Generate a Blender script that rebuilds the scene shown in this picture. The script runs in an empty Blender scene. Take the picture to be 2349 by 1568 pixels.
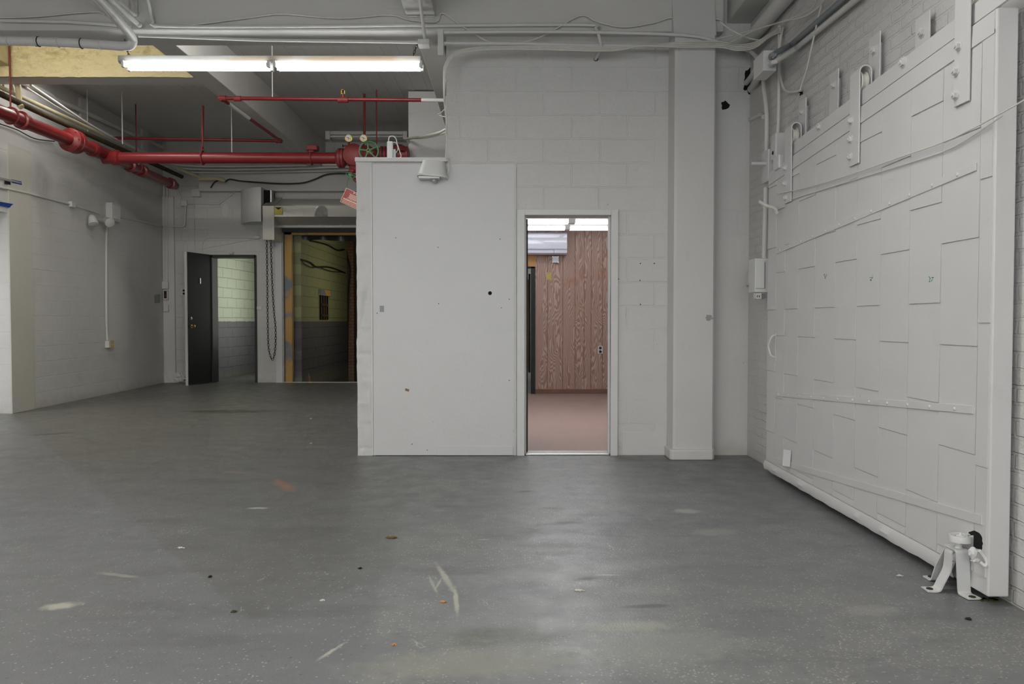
import bpy, bmesh, math, random
from mathutils import Vector, Matrix, noise
random.seed(7)
C = bpy.context.scene.collection
scene = bpy.context.scene
# ------------------------------------------------------------------ camera
F = 1800.0; CX, CY = 1174.5, 784.0
TILT = math.atan(49 / F); YAW = math.atan(9.5 / F)
CAM = Vector((0, 0, 1.14))
cd = bpy.data.cameras.new('camera'); cd.sensor_width = 36.0; cd.lens = 36.0 * F / 2349.0
cd.clip_start = 0.05; cd.clip_end = 100
cam = bpy.data.objects.new('camera', cd); C.objects.link(cam)
RM = Matrix.Rotation(-YAW, 4, 'Z') @ Matrix.Rotation(math.pi / 2 - TILT, 4, 'X')
cam.matrix_world = Matrix.Translation(CAM) @ RM
scene.camera = cam
R3 = RM.to_3x3()
def ray(x, y): return R3 @ Vector(((x - CX) / F, -(y - CY) / F, -1.0))
def at(x, y, Y): d = ray(x, y); return CAM + d * (Y / d.y)
def atX(x, y, X): d = ray(x, y); return CAM + d * (X / d.x)
def atZ(x, y, Z): d = ray(x, y); return CAM + d * ((Z - CAM.z) / d.z)
def XL(Y): return -6.09 - 0.0445 * (Y - 9.63)
def atL(x, y, off=0.0):                       # a point on the slightly splayed wall to the west
    d = ray(x, y); n = Vector((1, 0.0445, 0)).normalized(); p0 = Vector((XL(10) + off, 10, 0))
    return CAM + d * ((p0 - CAM).dot(n) / d.dot(n))
# ------------------------------------------------------------------ view, world, lights
vs = scene.view_settings
vs.view_transform = 'Standard'; vs.look = 'None'; vs.gamma = 1.0; vs.use_curve_mapping = False
vs.exposure = 0.07
w = bpy.data.worlds.new('world'); scene.world = w; w.use_nodes = True
w.node_tree.nodes['Background'].inputs[0].default_value = (0.9, 0.93, 1.0, 1)
w.node_tree.nodes['Background'].inputs[1].default_value = 0.22
scene.cycles.max_bounces = 5; scene.cycles.diffuse_bounces = 3; scene.cycles.glossy_bounces = 2; scene.cycles.transmission_bounces = 1
scene.cycles.use_adaptive_sampling = True; scene.cycles.adaptive_threshold = 0.1; scene.cycles.adaptive_min_samples = 8
scene.cycles.caustics_reflective = False; scene.cycles.caustics_refractive = False
def area(name, loc, sx, sy, power, col=(1, 1, 1), rot=(0, 0, 0)):
    l = bpy.data.lights.new(name, 'AREA'); l.shape = 'RECTANGLE'; l.size = sx; l.size_y = sy
    l.energy = power; l.color = col
    o = bpy.data.objects.new(name, l); C.objects.link(o); o.location = loc; o.rotation_euler = rot
    return o
WARM = (1.0, 0.98, 0.95); COOL = (0.94, 0.97, 1.0)
for i, (x, y, p) in enumerate([(-3.6, 3.6, 40), (0.1, 3.2, 28), (-1.8, 0.4, 45), (1.0, -1.5, 40), (-5.2, 0.6, 60), (-4.4, -2.4, 50)]):
    area('hall_lamp_light', (x, y, 3.15), 2.4, 0.16, p, WARM)
area('cross_beam_fill_light', (-4.9, 7.15, 4.1), 1.2, 0.2, 26, (1.0, 0.93, 0.74), (math.radians(45), 0, 0))  # added warm fill, unseen behind the main beam, turned on the yellow plaster
area('middle_bay_fill_light', (-5.0, 9.9, 4.3), 1.2, 0.2, 20, WARM)  # extra fill hidden behind the cross beam to brighten the west bay
area('rear_bay_fill_light', (-2.1, 7.3, 4.05), 1.6, 0.2, 34, WARM, (math.radians(55), 0, 0))  # invented source tucked behind the main beam, tilted north to lift the rear
area('south_fill_light', (-1.5, -4.6, 1.9), 6.5, 2.4, 190, COOL, (math.radians(90), 0, 0))  # broad frontal fill added behind the camera; the south wall has no window
area('side_room_light', (-7.2, 7.6, 2.35), 0.4, 1.4, 45, COOL)
area('office_lamp_light', (0.6, 8.6, 2.48), 1.2, 1.2, 48, COOL)
area('passage_light', (-4.46, 15.9, 1.7), 2.0, 1.4, 17, (1.0, 1.0, 0.93), (0, math.radians(90), 0))
area('dock_light', (-1.9, 16.3, 1.9), 1.6, 1.2, 11, (1.0, 0.93, 0.7), (0, math.radians(90), 0))
area('rear_office_light', (-0.1, 13.4, 2.3), 0.5, 0.8, 9, WARM)

# ------------------------------------------------------------------ node helper
class G:
    def __init__(s, name, rough=0.6, metal=0.0, spec=0.4):
        s.mat = bpy.data.materials.new(name); s.mat.use_nodes = True
        s.t = s.mat.node_tree; s.n = s.t.nodes; s.b = s.n['Principled BSDF']
        s.b.inputs['Roughness'].default_value = rough; s.b.inputs['Metallic'].default_value = metal
        s.b.inputs['Specular IOR Level'].default_value = spec; s._xyz = None
    def new(s, k): return s.n.new(k)
    def put(s, sock, v):
        if isinstance(v, bpy.types.NodeSocket): s.t.links.new(v, sock)
        elif v is not None:
            if sock.type == 'RGBA' and not isinstance(v, (int, float)) and len(v) == 3: v = (*v, 1)
            sock.default_value = v
    def posv(s):
        if s._xyz is None:
            g = s.new('ShaderNodeNewGeometry'); s._p = g.outputs['Position']
            x = s.new('ShaderNodeSeparateXYZ'); s.put(x.inputs[0], s._p); s._xyz = x.outputs
        return s._p
    def xyz(s): s.posv(); return s._xyz[0], s._xyz[1], s._xyz[2]
    def m(s, op, a, b=0.0, c=0.0, clamp=False):
        n = s.new('ShaderNodeMath'); n.operation = op; n.use_clamp = clamp
        s.put(n.inputs[0], a); s.put(n.inputs[1], b); s.put(n.inputs[2], c); return n.outputs[0]
    def vec(s, x, y, z=0.0):
        n = s.new('ShaderNodeCombineXYZ'); s.put(n.inputs[0], x); s.put(n.inputs[1], y); s.put(n.inputs[2], z); return n.outputs[0]
    def noise(s, scale, v=None, detail=3, rough=0.5, dist=0.0):
        n = s.new('ShaderNodeTexNoise'); s.put(n.inputs['Vector'], v or s.posv())
        n.inputs['Scale'].default_value = scale; n.inputs['Detail'].default_value = detail
        n.inputs['Roughness'].default_value = rough; n.inputs['Distortion'].default_value = dist; return n.outputs['Fac']
    def vor(s, scale, v=None, feat='F1'):
        n = s.new('ShaderNodeTexVoronoi'); n.feature = feat; s.put(n.inputs['Vector'], v or s.posv()); n.inputs['Scale'].default_value = scale
        return n
    def ramp(s, f, stops):
        n = s.new('ShaderNodeValToRGB'); s.put(n.inputs[0], f); e = n.color_ramp.elements
        while len(e) < len(stops): e.new(0.5)
        for i, (p, c) in enumerate(stops):
            e[i].position = p; e[i].color = (c, c, c, 1) if isinstance(c, (int, float)) else (*c, 1)
        return n.outputs[0]
    def mix(s, f, a, b):
        n = s.new('ShaderNodeMix'); n.data_type = 'RGBA'; s.put(n.inputs[0], f); s.put(n.inputs[6], a); s.put(n.inputs[7], b); return n.outputs[2]
    def scale(s, v, k):
        n = s.new('ShaderNodeMapping'); s.put(n.inputs['Vector'], v); n.inputs['Scale'].default_value = k; return n.outputs[0]
    def bump(s, h, dist, strength=1.0, prev=None):
        n = s.new('ShaderNodeBump'); s.put(n.inputs['Height'], h); n.inputs['Distance'].default_value = dist
        n.inputs['Strength'].default_value = strength
        if prev is not None: s.put(n.inputs['Normal'], prev)
        s.put(s.b.inputs['Normal'], n.outputs[0]); return n.outputs[0]
    def col(s, c): s.put(s.b.inputs['Base Color'], c); return s
def plain(name, col, rough=0.5, metal=0.0, spec=0.4, var=0.12, nscale=25, bump=0.0):
    g = G(name, rough, metal, spec); f = g.noise(nscale, detail=4)
    g.col(g.mix(f, tuple(c * (1 - var) for c in col), tuple(min(1, c * (1 + var)) for c in col)))
    if bump: g.bump(f, bump)
    return g.mat
def emit(name, col, st):
    g = G(name); g.b.inputs['Emission Color'].default_value = (*col, 1); g.b.inputs['Emission Strength'].default_value = st
    g.col(col); return g.mat
def stain(g, colr, cx, cy, rx, ry, ang, target, edge=0.35, nz=6, amt=1.0, axes=(0, 1)):
    "soft-edged blotch with a ragged outline, fixed at a place on the surface"
    p = g.xyz(); u = g.m('SUBTRACT', p[axes[0]], cx); v = g.m('SUBTRACT', p[axes[1]], cy); ca, sa = math.cos(ang), math.sin(ang)
    a = g.m('DIVIDE', g.m('ADD', g.m('MULTIPLY', u, ca), g.m('MULTIPLY', v, sa)), rx)
    b = g.m('DIVIDE', g.m('SUBTRACT', g.m('MULTIPLY', v, ca), g.m('MULTIPLY', u, sa)), ry)
    r = g.m('SQRT', g.m('ADD', g.m('MULTIPLY', a, a), g.m('MULTIPLY', b, b)))
    if not hasattr(g, 'ragn'): g.ragn = g.m('MULTIPLY', g.m('SUBTRACT', g.noise(nz, detail=4), 0.5), 1.6)
    r = g.m('ADD', r, g.ragn)
    n = g.new('ShaderNodeMapRange'); n.interpolation_type = 'SMOOTHSTEP'; g.put(n.inputs[0], r)
    n.inputs[1].default_value = 1 - edge; n.inputs[2].default_value = 1 + edge; n.inputs[3].default_value = amt; n.inputs[4].default_value = 0
    return g.mix(n.outputs[0], colr, target)
WHITE = (0.64, 0.63, 0.61)
def brickfac(g, u, z, bw, rh, mortar, u0, z0, smooth=0.3, off=0.5):
    n = g.new('ShaderNodeTexBrick'); wob = g.m('MULTIPLY', g.m('SUBTRACT', g.noise(7, detail=2), 0.5), 0.022)
    g.put(n.inputs['Vector'], g.vec(g.m('ADD', g.m('SUBTRACT', u, u0 - 40 * bw), wob), g.m('ADD', g.m('SUBTRACT', z, z0 - 40 * rh), wob)))
    n.offset = off; n.inputs['Scale'].default_value = 1; n.inputs['Mortar Size'].default_value = mortar
    n.inputs['Mortar Smooth'].default_value = smooth; n.inputs['Brick Width'].default_value = bw; n.inputs['Row Height'].default_value = rh
    n.inputs['Bias'].default_value = 0
    return n
def masonry(name, base, axis, bw, rh, mortar=0.006, u0=0.0, z0=0.0, depth=0.006, rough=0.55, line=0.86, fade=0.0, dirt=True, grain=0.0025, two=None):
    g = G(name, rough, 0, 0.35); x, y, z = g.xyz(); u = x if axis == 'x' else y
    n = brickfac(g, u, z, bw, rh, mortar, u0, z0)
    f = n.outputs['Fac']
    if fade: f = g.m('MULTIPLY', f, g.ramp(g.noise(0.9, detail=2), [(0.38, fade), (0.62, 1.0)]))
    c = g.mix(g.noise(1.3, detail=4), tuple(k * 0.95 for k in base), tuple(k * 1.04 for k in base))
    if two: c = g.mix(g.m('GREATER_THAN', g.m('ADD', z, g.m('MULTIPLY', g.noise(14), 0.03)), two[0]), c, two[1])
    c = g.mix(g.m('MULTIPLY', f, 1 - line), c, tuple(k * 0.35 for k in base))
    if dirt:
        v = g.vor(3.2); dots = g.ramp(v.outputs['Distance'], [(0.012, 1), (0.024, 0)])
        c = g.mix(g.m('MULTIPLY', dots, 0.55), c, (0.1, 0.09, 0.08))
        sm = g.ramp(g.noise(2.1, g.scale(g.posv(), (1, 1, 2.2)), 6, 0.65), [(0.62, 0), (0.78, 0.28)])
        c = g.mix(sm, c, (0.36, 0.34, 0.28))
        lo = g.m('MULTIPLY', g.ramp(g.m('ADD', z, g.m('MULTIPLY', g.noise(9, detail=5), 0.25)), [(0.13, 1), (0.26, 0)]), 0.28)
        c = g.mix(lo, c, (0.34, 0.31, 0.2))
    g.col(c)
    b = g.bump(g.m('SUBTRACT', 1.0, f), depth)
    b = g.bump(g.noise(70, detail=2), grain, 1.0, b)
    g.bump(g.noise(5, detail=3), 0.012, 1.0, b)
    return g.mat
def paint(name, base, rough=0.5, depth=0.0015, nscale=40, dots=True, warm=None):
    g = G(name, rough, 0, 0.4); c = g.mix(g.noise(1.7, detail=5), tuple(k * 0.94 for k in base), tuple(k * 1.05 for k in base))
    if dots:
        v = g.vor(5.0); d = g.ramp(v.outputs['Distance'], [(0.013, 1), (0.022, 0)])
        c = g.mix(g.m('MULTIPLY', d, 0.6), c, (0.12, 0.1, 0.09))
        sm = g.ramp(g.noise(3.1, detail=7, rough=0.7), [(0.64, 0), (0.8, 0.35)]); c = g.mix(sm, c, warm or (0.38, 0.36, 0.3))
    g.col(c); b = g.bump(g.noise(nscale, detail=3), depth); g.bump(g.noise(4, detail=2), 0.006, 1.0, b)
    return g.mat
M = {}
M['block'] = masonry('white painted block', WHITE, 'x', 0.467, 0.2, 0.008, 0.07 - .467, 2.463, 0.0028, fade=0.05, line=0.985)
M['blockx'] = masonry('white painted block side', WHITE, 'y', 0.467, 0.2, 0.008, 0.1, 0.0, 0.002, fade=0.1, line=0.98)
M['blockback'] = masonry('white painted block rear', (0.60, 0.595, 0.57), 'x', 0.467, 0.2, 0.008, 0.1, 0.0, 0.004, fade=0.2, line=0.93)
M['brick'] = masonry('white painted brick', (0.63, 0.62, 0.6), 'y', 0.215, 0.0675, 0.008, 0.0, 0.0, 0.005, fade=0.2, line=0.95, grain=0.003)
M['paint'] = paint('white paint', WHITE)
M['panel'] = paint('white painted plywood', (0.66, 0.655, 0.645), rough=0.42, depth=0.001)
M['concrete'] = paint('painted concrete beam', (0.60, 0.59, 0.56), rough=0.6, depth=0.003, nscale=12)
M['trim'] = paint('white trim paint', (0.69, 0.685, 0.67), rough=0.4, depth=0.0008, dots=False)
M['conduit'] = paint('painted conduit', (0.66, 0.65, 0.62), rough=0.4, depth=0.0006, dots=False)
M['cable'] = plain('white cable', (0.68, 0.66, 0.6), 0.5)
M['grey'] = plain('grey galvanised conduit', (0.23, 0.25, 0.26), 0.4)
M['red'] = plain('red enamel pipe', (0.175, 0.014, 0.016), 0.33, 0, 0.5, 0.18, 9)
M['reddark'] = plain('dark red iron', (0.20, 0.028, 0.030), 0.5, 0, 0.4, 0.3, 14, 0.001)
M['green'] = plain('green enamel', (0.11, 0.26, 0.13), 0.4, 0, .4, .2, 30)
M['black'] = plain('black', (0.012, 0.012, 0.012), 0.6)
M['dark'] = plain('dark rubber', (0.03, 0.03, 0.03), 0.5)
M['dial'] = plain('gauge dial', (0.72, 0.68, 0.52), 0.4, var=.03)
M['brass'] = plain('brass', (0.5, 0.32, 0.08), 0.3, 0.9)
M['chrome'] = plain('dull metal', (0.5, 0.5, 0.48), 0.35, 0.9)
M['steel'] = plain('hood sheet metal', (0.50, 0.49, 0.46), 0.32, 0.25, .5, .08, 4)
M['chain'] = plain('chain steel', (0.06, 0.055, 0.05), 0.5, 0.6)
M['blue'] = plain('blue masking tape', (0.012, 0.05, 0.26), 0.6)
M['rust'] = plain('rusted dark pipe', (0.055, 0.042, 0.022), 0.8, 0, .2, .6, 12)
M['tube'] = emit('lit fluorescent tube', (0.95, 0.98, 1.0), 9.0)
M['tubeoffice'] = emit('lit office tube', (0.95, 0.98, 1.0), 6.0)
M['deadtube'] = plain('unlit tube', (0.6, 0.6, 0.58), 0.3)
g = G('fixture enamel', 0.35); x, y, z = g.xyz()
f = g.m('MULTIPLY', g.ramp(g.noise(1.6, g.scale(g.posv(), (1, 1, 6)), 4), [(0.45, 0), (0.6, 1)]), 0.75)
g.col(g.mix(f, (0.6, 0.6, 0.58), (0.46, 0.33, 0.2))); M['fixture'] = g.mat
# yellowed rough plaster
g = G('yellowed plaster', 0.7); c = g.mix(g.noise(3, detail=6), (0.66, 0.57, 0.34), (0.80, 0.72, 0.48))
crk = g.ramp(g.noise(1.6, g.scale(g.posv(), (1, 1, 2.5)), 8, 0.7), [(0.495, 0), (0.5, 0.5), (0.505, 0)]); c = g.mix(crk, c, (0.16, 0.13, 0.07))
g.col(c); b = g.bump(g.noise(18, detail=5), 0.01); M['yellow'] = g.mat
M['ypipe'] = plain('yellowed pipe paint', (0.60, 0.53, 0.34), 0.5, var=.2, nscale=8)
# ceiling slab with board marks
g = G('board marked ceiling', 0.65); x, y, z = g.xyz()
s_ = g.m('FRACT', g.m('DIVIDE', x, 0.19)); ln = g.ramp(s_, [(0.0, 1), (0.05, 0), (0.96, 0), (1.0, 1)])
c = g.mix(g.noise(1.1, detail=5), (0.58, 0.57, 0.56), (0.65, 0.64, 0.62)); c = g.mix(g.m('MULTIPLY', ln, 0.35), c, (0.70, 0.69, 0.66))
g.col(c); g.bump(g.m('ADD', g.noise(10, detail=3), ln), 0.004); M['ceiling'] = g.mat
# floor
g = G('grey painted floor', 0.42, 0, 0.45); x, y, z = g.xyz()
c = g.mix(g.ramp(g.noise(0.55, detail=5, rough=0.55), [(0.35, 0), (0.65, 1)]), (0.134, 0.136, 0.132), (0.164, 0.167, 0.167))
lf = g.m('MULTIPLY', g.ramp(g.m('ADD', g.m('MULTIPLY', x, -0.12), 0.3), [(0.3, 0), (0.75, 1)]), g.ramp(g.noise(0.35, detail=3), [(0.35, 0.2), (0.6, 1)]))
c = g.mix(g.m('MULTIPLY', lf, 0.8), c, (0.145, 0.140, 0.112))
def band(ax, bx, c0, soft):       # paint-coat boundary line: a*x+b*y>c
    v = g.m('ADD', g.m('ADD', g.m('MULTIPLY', x, ax), g.m('MULTIPLY', y, bx)), -c0)
    v = g.m('ADD', v, g.m('MULTIPLY', g.m('SUBTRACT', g.noise(2.5), 0.5), 0.06))
    n = g.new('ShaderNodeMapRange'); g.put(n.inputs[0], v); n.inputs[1].default_value = -soft; n.inputs[2].default_value = soft; return n.outputs[0]
p1 = band(-0.79, -0.61, -1.037, 0.012); p2 = band(0.73, -0.68, -2.74, 0.02)
c = g.mix(g.m('MULTIPLY', g.m('MAXIMUM', p1, p2), 0.55), c, (0.182, 0.186, 0.195))
p3 = band(1.0, 0.06, -0.34, 0.03); c = g.mix(g.m('MULTIPLY', p3, 0.3), c, (0.20, 0.203, 0.205))
# scuffs and dirt
d1 = g.ramp(g.noise(2.2, g.scale(g.posv(), (1, 2.6, 1)), 8, 0.75), [(0.58, 0), (0.72, 0.6)]); c = g.mix(d1, c, (0.10, 0.098, 0.085))
d2 = g.ramp(g.noise(14, g.scale(g.posv(), (1, 1.6, 1)), 5, 0.7), [(0.68, 0), (0.78, 0.6)]); c = g.mix(d2, c, (0.055, 0.055, 0.05))
# worn grit, strongest in the open floor before the office door
vg = g.vor(72); grit = g.ramp(vg.outputs['Distance'], [(0.16, 1), (0.34, 0)])
sp = g.new('ShaderNodeSeparateColor'); g.put(sp.inputs[0], vg.outputs['Color'])
gm = g.m('MULTIPLY', g.ramp(g.noise(1.7, detail=7, rough=0.75), [(0.44, 0), (0.60, 1)]), g.m('MAXIMUM', p3, 0.12))
near = g.ramp(g.m('MULTIPLY', y, 0.1), [(0.26, 1), (0.36, 0.45), (0.6, 0.25)])
gmn = g.m('MULTIPLY', gm, near)
c = g.mix(g.m('MULTIPLY', gmn, 0.55), c, (0.25, 0.25, 0.22))
pick = g.m('GREATER_THAN', g.m('ADD', sp.outputs[0], gmn), 0.87)
c = g.mix(g.m('MULTIPLY', g.m('MULTIPLY', grit, pick), 0.85), c, (0.42, 0.415, 0.365))
vd = g.vor(30, g.scale(g.posv(), (1, 2.2, 1))); dk = g.ramp(vd.outputs['Distance'], [(0.12, 1), (0.26, 0)])
sq_ = g.new('ShaderNodeSeparateColor'); g.put(sq_.inputs[0], vd.outputs['Color'])
c = g.mix(g.m('MULTIPLY', g.m('MULTIPLY', dk, g.m('GREATER_THAN', sq_.outputs[0], 0.90)), 0.6), c, (0.05, 0.05, 0.045))
wr = g.noise(1.1, g.scale(g.posv(), (1.0, 4.0, 1)), 7, 0.7); c = g.mix(g.ramp(wr, [(0.52, 0), (0.68, 0.5)]), c, (0.105, 0.104, 0.10))
v = g.vor(9.0, g.scale(g.posv(), (1, 1.2, 1))); fl = g.ramp(v.outputs['Distance'], [(0.03, 1), (0.045, 0)])
sel = g.m('GREATER_THAN', g.noise(4.0), 0.52)
c = g.mix(g.m('MULTIPLY', g.m('MULTIPLY', fl, sel), 0.7), c, (0.45, 0.42, 0.33))
sc = g.m('SUBTRACT', g.noise(1.3, g.scale(g.posv(), (3.2, 1, 1)), 4, 0.5, 1.5), 0.5)
scr = g.ramp(g.m('MULTIPLY', g.m('ABSOLUTE', sc), 10), [(0.0, 1), (0.05, 0)])
scm = g.ramp(g.noise(5.0, detail=5, rough=0.8), [(0.56, 0), (0.62, 0.75)])
c = g.mix(g.m('MULTIPLY', scr, scm), c, (0.45, 0.44, 0.38))
def fl_at(px, py): p = atZ(px, py, 0); return p.x, p.y
for (px, py, rx, ry, an, colr, amt) in [
        (650, 1112, .20, .045, -1.05, (0.30, 0.17, 0.12), .8), (545, 1083, .16, .02, -.3, (0.26, 0.19, 0.14), .6),
        (138, 1389, .06, .035, .2, (0.42, 0.41, 0.34), .9), (270, 1318, .10, .015, -.3, (0.33, 0.32, 0.27), .6),
        (1440, 1436, .16, .05, .1, (0.36, 0.36, 0.30), .75), (1120, 1450, .11, .05, 0, (0.07, 0.072, 0.05), .75),
        (1165, 1462, .22, .07, .2, (0.10, 0.10, 0.075), .6), (1575, 1172, .07, .05, 0, (0.38, 0.38, 0.33), .7),
        (1510, 1478, .3, .14, .1, (0.27, 0.275, 0.25), .6), (1080, 1520, .35, .1, .1, (0.27, 0.27, 0.22), .6), (1300, 1400, .5, .25, .4, (0.23, 0.235, 0.23), .5),
        (1022, 1325, .014, .17, .28, (0.40, 0.40, 0.33), .8), (1046, 1375, .009, .13, .1, (0.42, 0.42, 0.34), .8), (993, 1340, .007, .10, .25, (0.38, 0.38, 0.32), .7), (1006, 1338, .006, .07, -.1, (0.4, 0.4, 0.34), .8), (1285, 1200, .12, .03, .3, (0.08, 0.08, 0.08), .7), (1200, 1127, .06, .02, .3, (0.06, 0.06, 0.06), .8), (1265, 1165, .06, .02, -.2, (0.08, 0.08, 0.08), .7), (1375, 1225, .15, .03, -.3, (0.09, 0.09, 0.09), .6), (1345, 1327, .05, .02, .3, (0.06, 0.06, 0.06), .7), (1480, 1390, .09, .02, .1, (0.09, 0.088, 0.07), .7), (1390, 1318, .06, .008, 0, (0.42, 0.42, 0.38), .8), (1110, 1237, .03, .01, .1, (0.4, 0.4, 0.36), .7),
        (757, 1495, .008, .07, -.4, (0.45, 0.44, 0.38), .8), (530, 943, .5, .16, 0, (0.06, 0.058, 0.045), .8), (590, 1165, .06, .02, 0, (0.5, 0.5, 0.45), .8),
        (120, 995, .2, .04, .5, (0.05, 0.05, 0.045), .7), (2000, 1400, .1, .05, .2, (0.3, 0.3, 0.27), .5), (1320, 1215, .5, .12, .2, (0.12, 0.12, 0.12), .5),
        (1290, 1310, .5, .1, .3, (0.26, 0.26, 0.25), .5), (1640, 1220, .12, .06, .1, (0.28, 0.28, 0.25), .6)]:
    X_, Y_ = fl_at(px, py); c = stain(g, c, X_, Y_, rx, ry, an, colr, 0.5, 22, amt)
g.col(c)
g.put(g.b.inputs['Roughness'], g.ramp(g.noise(6, detail=4), [(0.3, 0.34), (0.7, 0.52)]))
b = g.bump(g.noise(110, detail=2), 0.0012); g.bump(g.noise(3, detail=3), 0.008, 1.0, b)
M['floor'] = g.mat
# office floor, wood
g = G('pink vinyl tile', 0.4); c = g.mix(g.noise(2.5, detail=5), (0.27, 0.185, 0.155), (0.32, 0.225, 0.195))
x, y, z = g.xyz(); n = brickfac(g, x, y, 0.305, 0.305, 0.003, 0, 0, off=0.0); c = g.mix(g.m('MULTIPLY', n.outputs['Fac'], .3), c, (0.2, .12, .1)); g.col(c); M['vinyl'] = g.mat
g = G('limed wood panelling', 0.38, 0, 0.45); x, y, z = g.xyz()
wv = g.new('ShaderNodeTexWave'); wv.wave_type = 'BANDS'; wv.bands_direction = 'X'
wp = g.vec(g.m('ADD', x, g.m('MULTIPLY', g.noise(3.2, g.vec(x, 0.0, g.m('MULTIPLY', z, 0.2)), 3), 0.75)), 0.0, g.m('MULTIPLY', z, 0.1))
g.put(wv.inputs['Vector'], wp); wv.inputs['Scale'].default_value = 15; wv.inputs['Distortion'].default_value = 2.5; wv.inputs['Detail'].default_value = 3
gr = g.ramp(wv.outputs['Fac'], [(0.3, 0), (0.75, 1)])
c = g.mix(gr, (0.29, 0.16, 0.115), (0.43, 0.30, 0.255))
c = g.mix(g.ramp(g.noise(2.4, detail=5), [(0.64, 0), (0.70, .6)]), c, (0.32, 0.13, 0.05))
g.col(c); g.bump(gr, 0.001); M['wood'] = g.mat
M['woodedge'] = plain('raw orange timber', (0.48, 0.25, 0.09), 0.6, var=.25, nscale=6)
M['woodbase'] = plain('dark wood skirting', (0.17, 0.085, 0.055), 0.5, var=.3, nscale=9)
M['ac'] = plain('glossy air conditioner plastic', (0.60, 0.60, 0.68), 0.08, 0, 0.6, 0.02)
M['white'] = plain('office white paint', (0.75, 0.74, 0.74), 0.5, var=.03)
M['plate'] = plain('ivory wall plate', (0.45, 0.34, 0.09), 0.4)
# rear walls: pale green over grey
GREEN = (0.50, 0.55, 0.43); LOW = (0.17, 0.17, 0.18)
M['greenwall'] = masonry('green over grey painted block', LOW, 'y', 0.42, 0.2, 0.009, 0, 0, 0.006, line=0.72, two=(1.14, GREEN))
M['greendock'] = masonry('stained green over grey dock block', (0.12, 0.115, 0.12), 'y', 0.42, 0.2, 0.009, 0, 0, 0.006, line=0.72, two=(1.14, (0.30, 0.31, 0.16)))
M['redbrick'] = masonry('bare brick pier', (0.26, 0.14, 0.09), 'x', 0.2, 0.075, 0.01, 0, 0, 0.006, line=0.4)
M['plastic'] = plain('black plastic sheeting', (0.035, 0.035, 0.033), 0.22, 0, .6)
g = G('black steel door', 0.6, 0, 0.25); c = g.mix(g.ramp(g.noise(6, detail=6, rough=.8), [(.66, 0), (.7, .5)]), (0.018, 0.021, 0.018), (0.06, 0.06, 0.05)); g.col(c); M['blackdoor'] = g.mat
g = G('scraped dock timber', 0.5); x, y, z = g.xyz(); f = g.ramp(g.noise(1.7, detail=3), [(0.5, 0), (0.54, 1)])
g.col(g.mix(f, (0.50, 0.30, 0.09), (0.19, 0.21, 0.24))); M['dockwood'] = g.mat
M['sign'] = plain('red sign enamel', (0.36, 0.045, 0.04), 0.35); M['cream'] = plain('cream sign print', (0.70, 0.55, 0.44), 0.4)
M['yellowlabel'] = plain('yellow label', (0.52, 0.46, 0.06), 0.4)
M['brown'] = plain('torn wood backing', (0.34, 0.17, 0.08), 0.7)
M['leaf'] = plain('dry leaf', (0.16, 0.09, 0.03), 0.8); M['moss'] = plain('moss', (0.04, 0.055, 0.015), 0.9, nscale=90)
M['chip'] = plain('paint chip', (0.6, 0.58, 0.5), 0.6); M['greentag'] = plain('green paint marks', (0.05, 0.30, 0.14), 0.6)
M['greypatch'] = plain('grey patch paint', (0.34, 0.34, 0.33), 0.6)
M['tin'] = paint('white painted tin sheet', (0.655, 0.645, 0.635), rough=0.38, depth=0.002, nscale=7)
M['void'] = plain('unlit hole', (0.006, 0.006, 0.006), 0.9)
M['tag'] = plain('pale paper tag', (0.6, 0.58, 0.68), 0.5)

# ------------------------------------------------------------------ mesh helpers
woff = {}
def catmull(P, k):
    P = [Vector(p) for p in P]
    if len(P) < 3 or k < 2: return P
    out = []
    for i in range(len(P) - 1):
        a = P[max(i - 1, 0)]; b = P[i]; c_ = P[i + 1]; d = P[min(i + 2, len(P) - 1)]
        for j in range(k):
            t = j / k
            out.append(0.5 * ((2 * b) + (c_ - a) * t + (2 * a - 5 * b + 4 * c_ - d) * t * t + (3 * b - a - 3 * c_ + d) * t ** 3))
    out.append(P[-1]); return out
def rounded(P, r=0.06, k=5):
    P = [Vector(p) for p in P]; out = [P[0]]
    for i in range(1, len(P) - 1):
        a, b, c_ = P[i - 1], P[i], P[i + 1]; u = (a - b); v = (c_ - b); rr = min(r, u.length * .45, v.length * .45)
        s = b + u.normalized() * rr; e = b + v.normalized() * rr
        for j in range(k + 1): t = j / k; out.append((1 - t) ** 2 * s + 2 * t * (1 - t) * b + t * t * e)
    out.append(P[-1]); return out
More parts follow.
